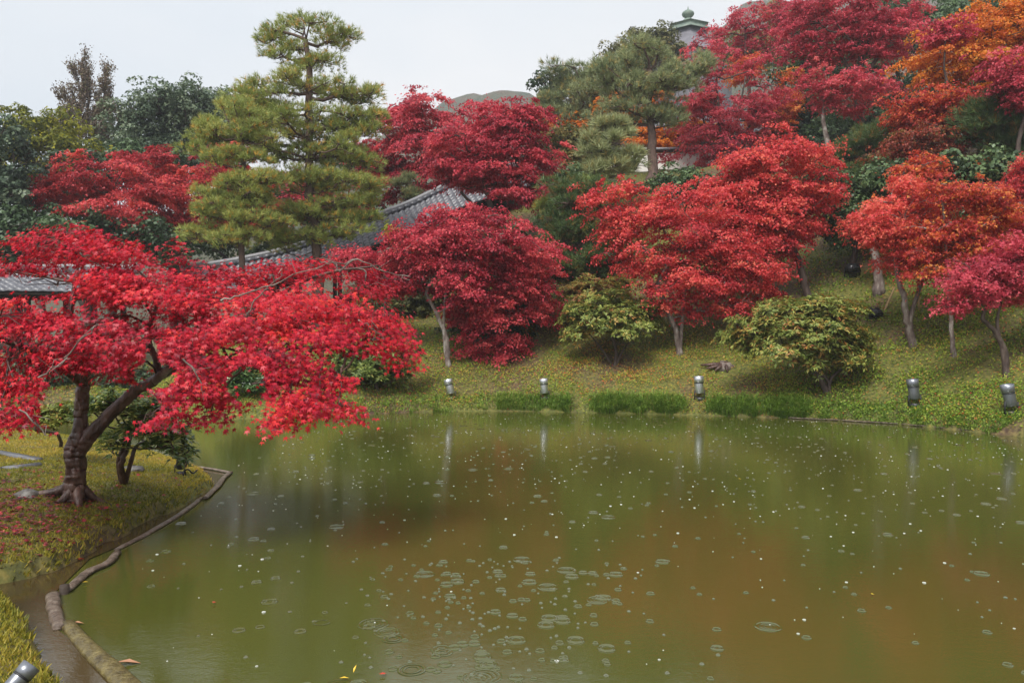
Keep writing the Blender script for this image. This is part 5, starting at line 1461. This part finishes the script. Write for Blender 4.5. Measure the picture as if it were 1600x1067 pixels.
# fallen maple leaves
M_fallen = leaf_mat('fallen_crimson_leaf', [L(.07, .010, .014), L(.15, .012, .02), L(.30, .02, .035), L(.50, .05, .06), L(.62, .18, .12)], rough=.35, trans=.1)
def fallen():
    n = 4600
    x = rng.normal(-4.6, .9, n); y = rng.normal(6.0, .75, n)
    r, k = shore_dist(x, y); ok = (r > .02) & (k == NEAR) & (y > 5.0)
    C = np.stack([x[ok], y[ok], ground_z(x[ok], y[ok]) + .018 + .014 * rng.random(ok.sum())], -1)
    x2 = rng.uniform(-9, -3.4, 260); y2 = rng.uniform(5, 12.5, 260)
    r2, k2 = shore_dist(x2, y2); ok = (r2 > .05) & (k2 == NEAR)
    C = np.vstack([C, np.stack([x2[ok], y2[ok], terrain(x2[ok], y2[ok]) + .025], -1)])
    n = len(C)
    V, Fc, tf = scatter(C, rdir(n) * [1, 1, .2], rdir(n) * .35 + [0, -.1, 1], .032 * rng.uniform(.7, 1.2, n), T7, np.clip(.28 + .24 * rng.normal(size=n), 0, 1))
    TRI[0] += len(Fc)
    tag(obj('fallen_leaves', mesh_np('fallen_leaves', V, [Fc], M_fallen, tint=tf)), 'crimson maple leaves fallen on the lawn under the foreground maple', 'fallen leaves', kind='stuff')
    n = 9000
    C, r = on_ground(n * 5, (-6, 17), (13, 30), FAR, .05, 10, lambda x, y, r: .06 + .75 * np.clip(vnoise(x * .6 + 7, y * .9, 77), 0, 1) * np.clip(.5 + vnoise(x * 2.2, y * 2.2, 78), 0, 1))
    n = len(C); C[:, 2] += .07 + .03 * rng.random(n)
    V, Fc, tf = scatter(C, rdir(n), rdir(n) * .4 + [0, -.3, 1], .035 * rng.uniform(.7, 1.3, n), T_star, np.clip(.38 + .3 * rng.normal(size=n), 0, 1))
    TRI[0] += len(Fc)
    tag(obj('fallen_leaves', mesh_np('fallen_leaves', V, [Fc], M_orr, tint=tf)), 'red and orange leaves fallen among the ground cover of the far slope', 'fallen leaves', kind='stuff')
fallen()
M_yleaf = leaf_mat('yellow_floating_leaf', [L(.7, .42, .03), L(.8, .5, .04)], rough=.3, trans=0)
M_rleaf = leaf_mat('red_floating_leaf', [L(.45, .03, .03), L(.55, .08, .04)], rough=.25, trans=0)
M_bleaf = leaf_mat('pale_brown_floating_leaf', [L(.34, .17, .09), L(.4, .2, .12)], rough=.25, trans=0)
def float_leaf(px, py, label, mat, s, rz, tm=T7, up=.0):
    d = (EYE - .012) * F / (py - CY)
    tv, tt = tm
    a = R(rz); M = np.array([[math.cos(a), -math.sin(a), 0], [math.sin(a), math.cos(a), 0], [0, 0, 1]])
    v = tv * s
    if up: v = v @ rotm(0, -up).T
    v = v @ M.T
    o = obj('floating_leaf', mesh_np('floating_leaf', v + [0, 0, .004 + .35 * s * (up > 0)], [tt], mat, tint=np.full(len(tt), .5)), None, ((px - CX) / F * d, d, .012))
    tag(o, label, 'leaf')
float_leaf(552, 1056, 'upright yellow leaf floating at the bottom edge of the pond', M_yleaf, .04, 60, T_long, 60)
float_leaf(530, 1060, 'flat yellow leaf beside the upright one at the bottom edge', M_yleaf, .05, 15, T_long)
float_leaf(598, 1053, 'small red leaf floating near the bottom edge', M_rleaf, .03, 100)
float_leaf(180, 1035, 'long brown pink leaf floating beside the thick log', M_bleaf, .13, 8, T_long)
float_leaf(110, 973, 'brown orange leaf floating right of the log bend', M_bleaf, .08, 5, T_long)
float_leaf(122, 996, 'slim brown leaf touching the thick log', M_bleaf, .07, 12, T_long)
float_leaf(128, 910, 'thin yellow leaf floating off the log bend', M_yleaf, .04, 30, T_long)
float_leaf(333, 941, 'lone red leaf far out between the ripples', M_rleaf, .025, 30)
float_leaf(122, 873, 'crimson leaf on the water at the grey crooked log', M_rleaf, .05, 40)
float_leaf(116, 866, 'pair leaf beside the crimson leaf at the grey crooked log', M_rleaf, .045, 160)
float_leaf(80, 935, 'crimson leaf lying at the end of the thick log', M_rleaf, .05, 10)
float_leaf(1362, 928, 'tiny orange leaf floating at the right of the pond', M_yleaf, .02, 0)
float_leaf(1155, 748, 'tiny orange leaf floating far out before the green sedge', M_yleaf, .03, 0)

# ------------------------------------------------------------------ rainy air
hz = MB(); hz.box((0, 170, 90), (900, 460, 184))
M_haze = bpy.data.materials.new('haze'); M_haze.use_nodes = True
nn_ = M_haze.node_tree; nn_.nodes.clear()
vo = nn_.nodes.new('ShaderNodeVolumePrincipled'); vo.inputs['Color'].default_value = L(.78, .82, .88)
vo.inputs['Density'].default_value = .0013; vo.inputs['Anisotropy'].default_value = .2
mo = nn_.nodes.new('ShaderNodeOutputMaterial'); nn_.links.new(vo.outputs[0], mo.inputs['Volume'])
HAZE = True
if HAZE:
    o = hz.build('haze', M_haze); tag(o, 'thin rainy haze filling the air over the pond and the hill', 'haze', kind='stuff')
GROUPS = {'maple_tree': 'autumn maples around the pond', 'pine_tree': 'pines on and behind the slope', 'evergreen_tree': 'evergreen trees in the background', 'garden_floodlight': 'cylindrical floodlights on the banks',
          'box_floodlight': 'box floodlights on the slope', 'edging_log': 'logs edging the pond', 'floating_leaf': 'leaves floating on the pond', 'rhododendron': 'rhododendron shrubs on the bank', 'bamboo_cane': 'bamboo canes on the slope',
          'stone_kerb': 'stone kerbs on the lawn', 'rock': 'rocks by the maple'}
for o in list(S.objects):
    if o.parent is None and o.get('category'):
        k = o.name.split('.')[0]
        if k in GROUPS: o['group'] = GROUPS[k]
print('TRIANGLES', STY, TRI[0], 'total', sum(len(m.polygons) for m in bpy.data.meshes))
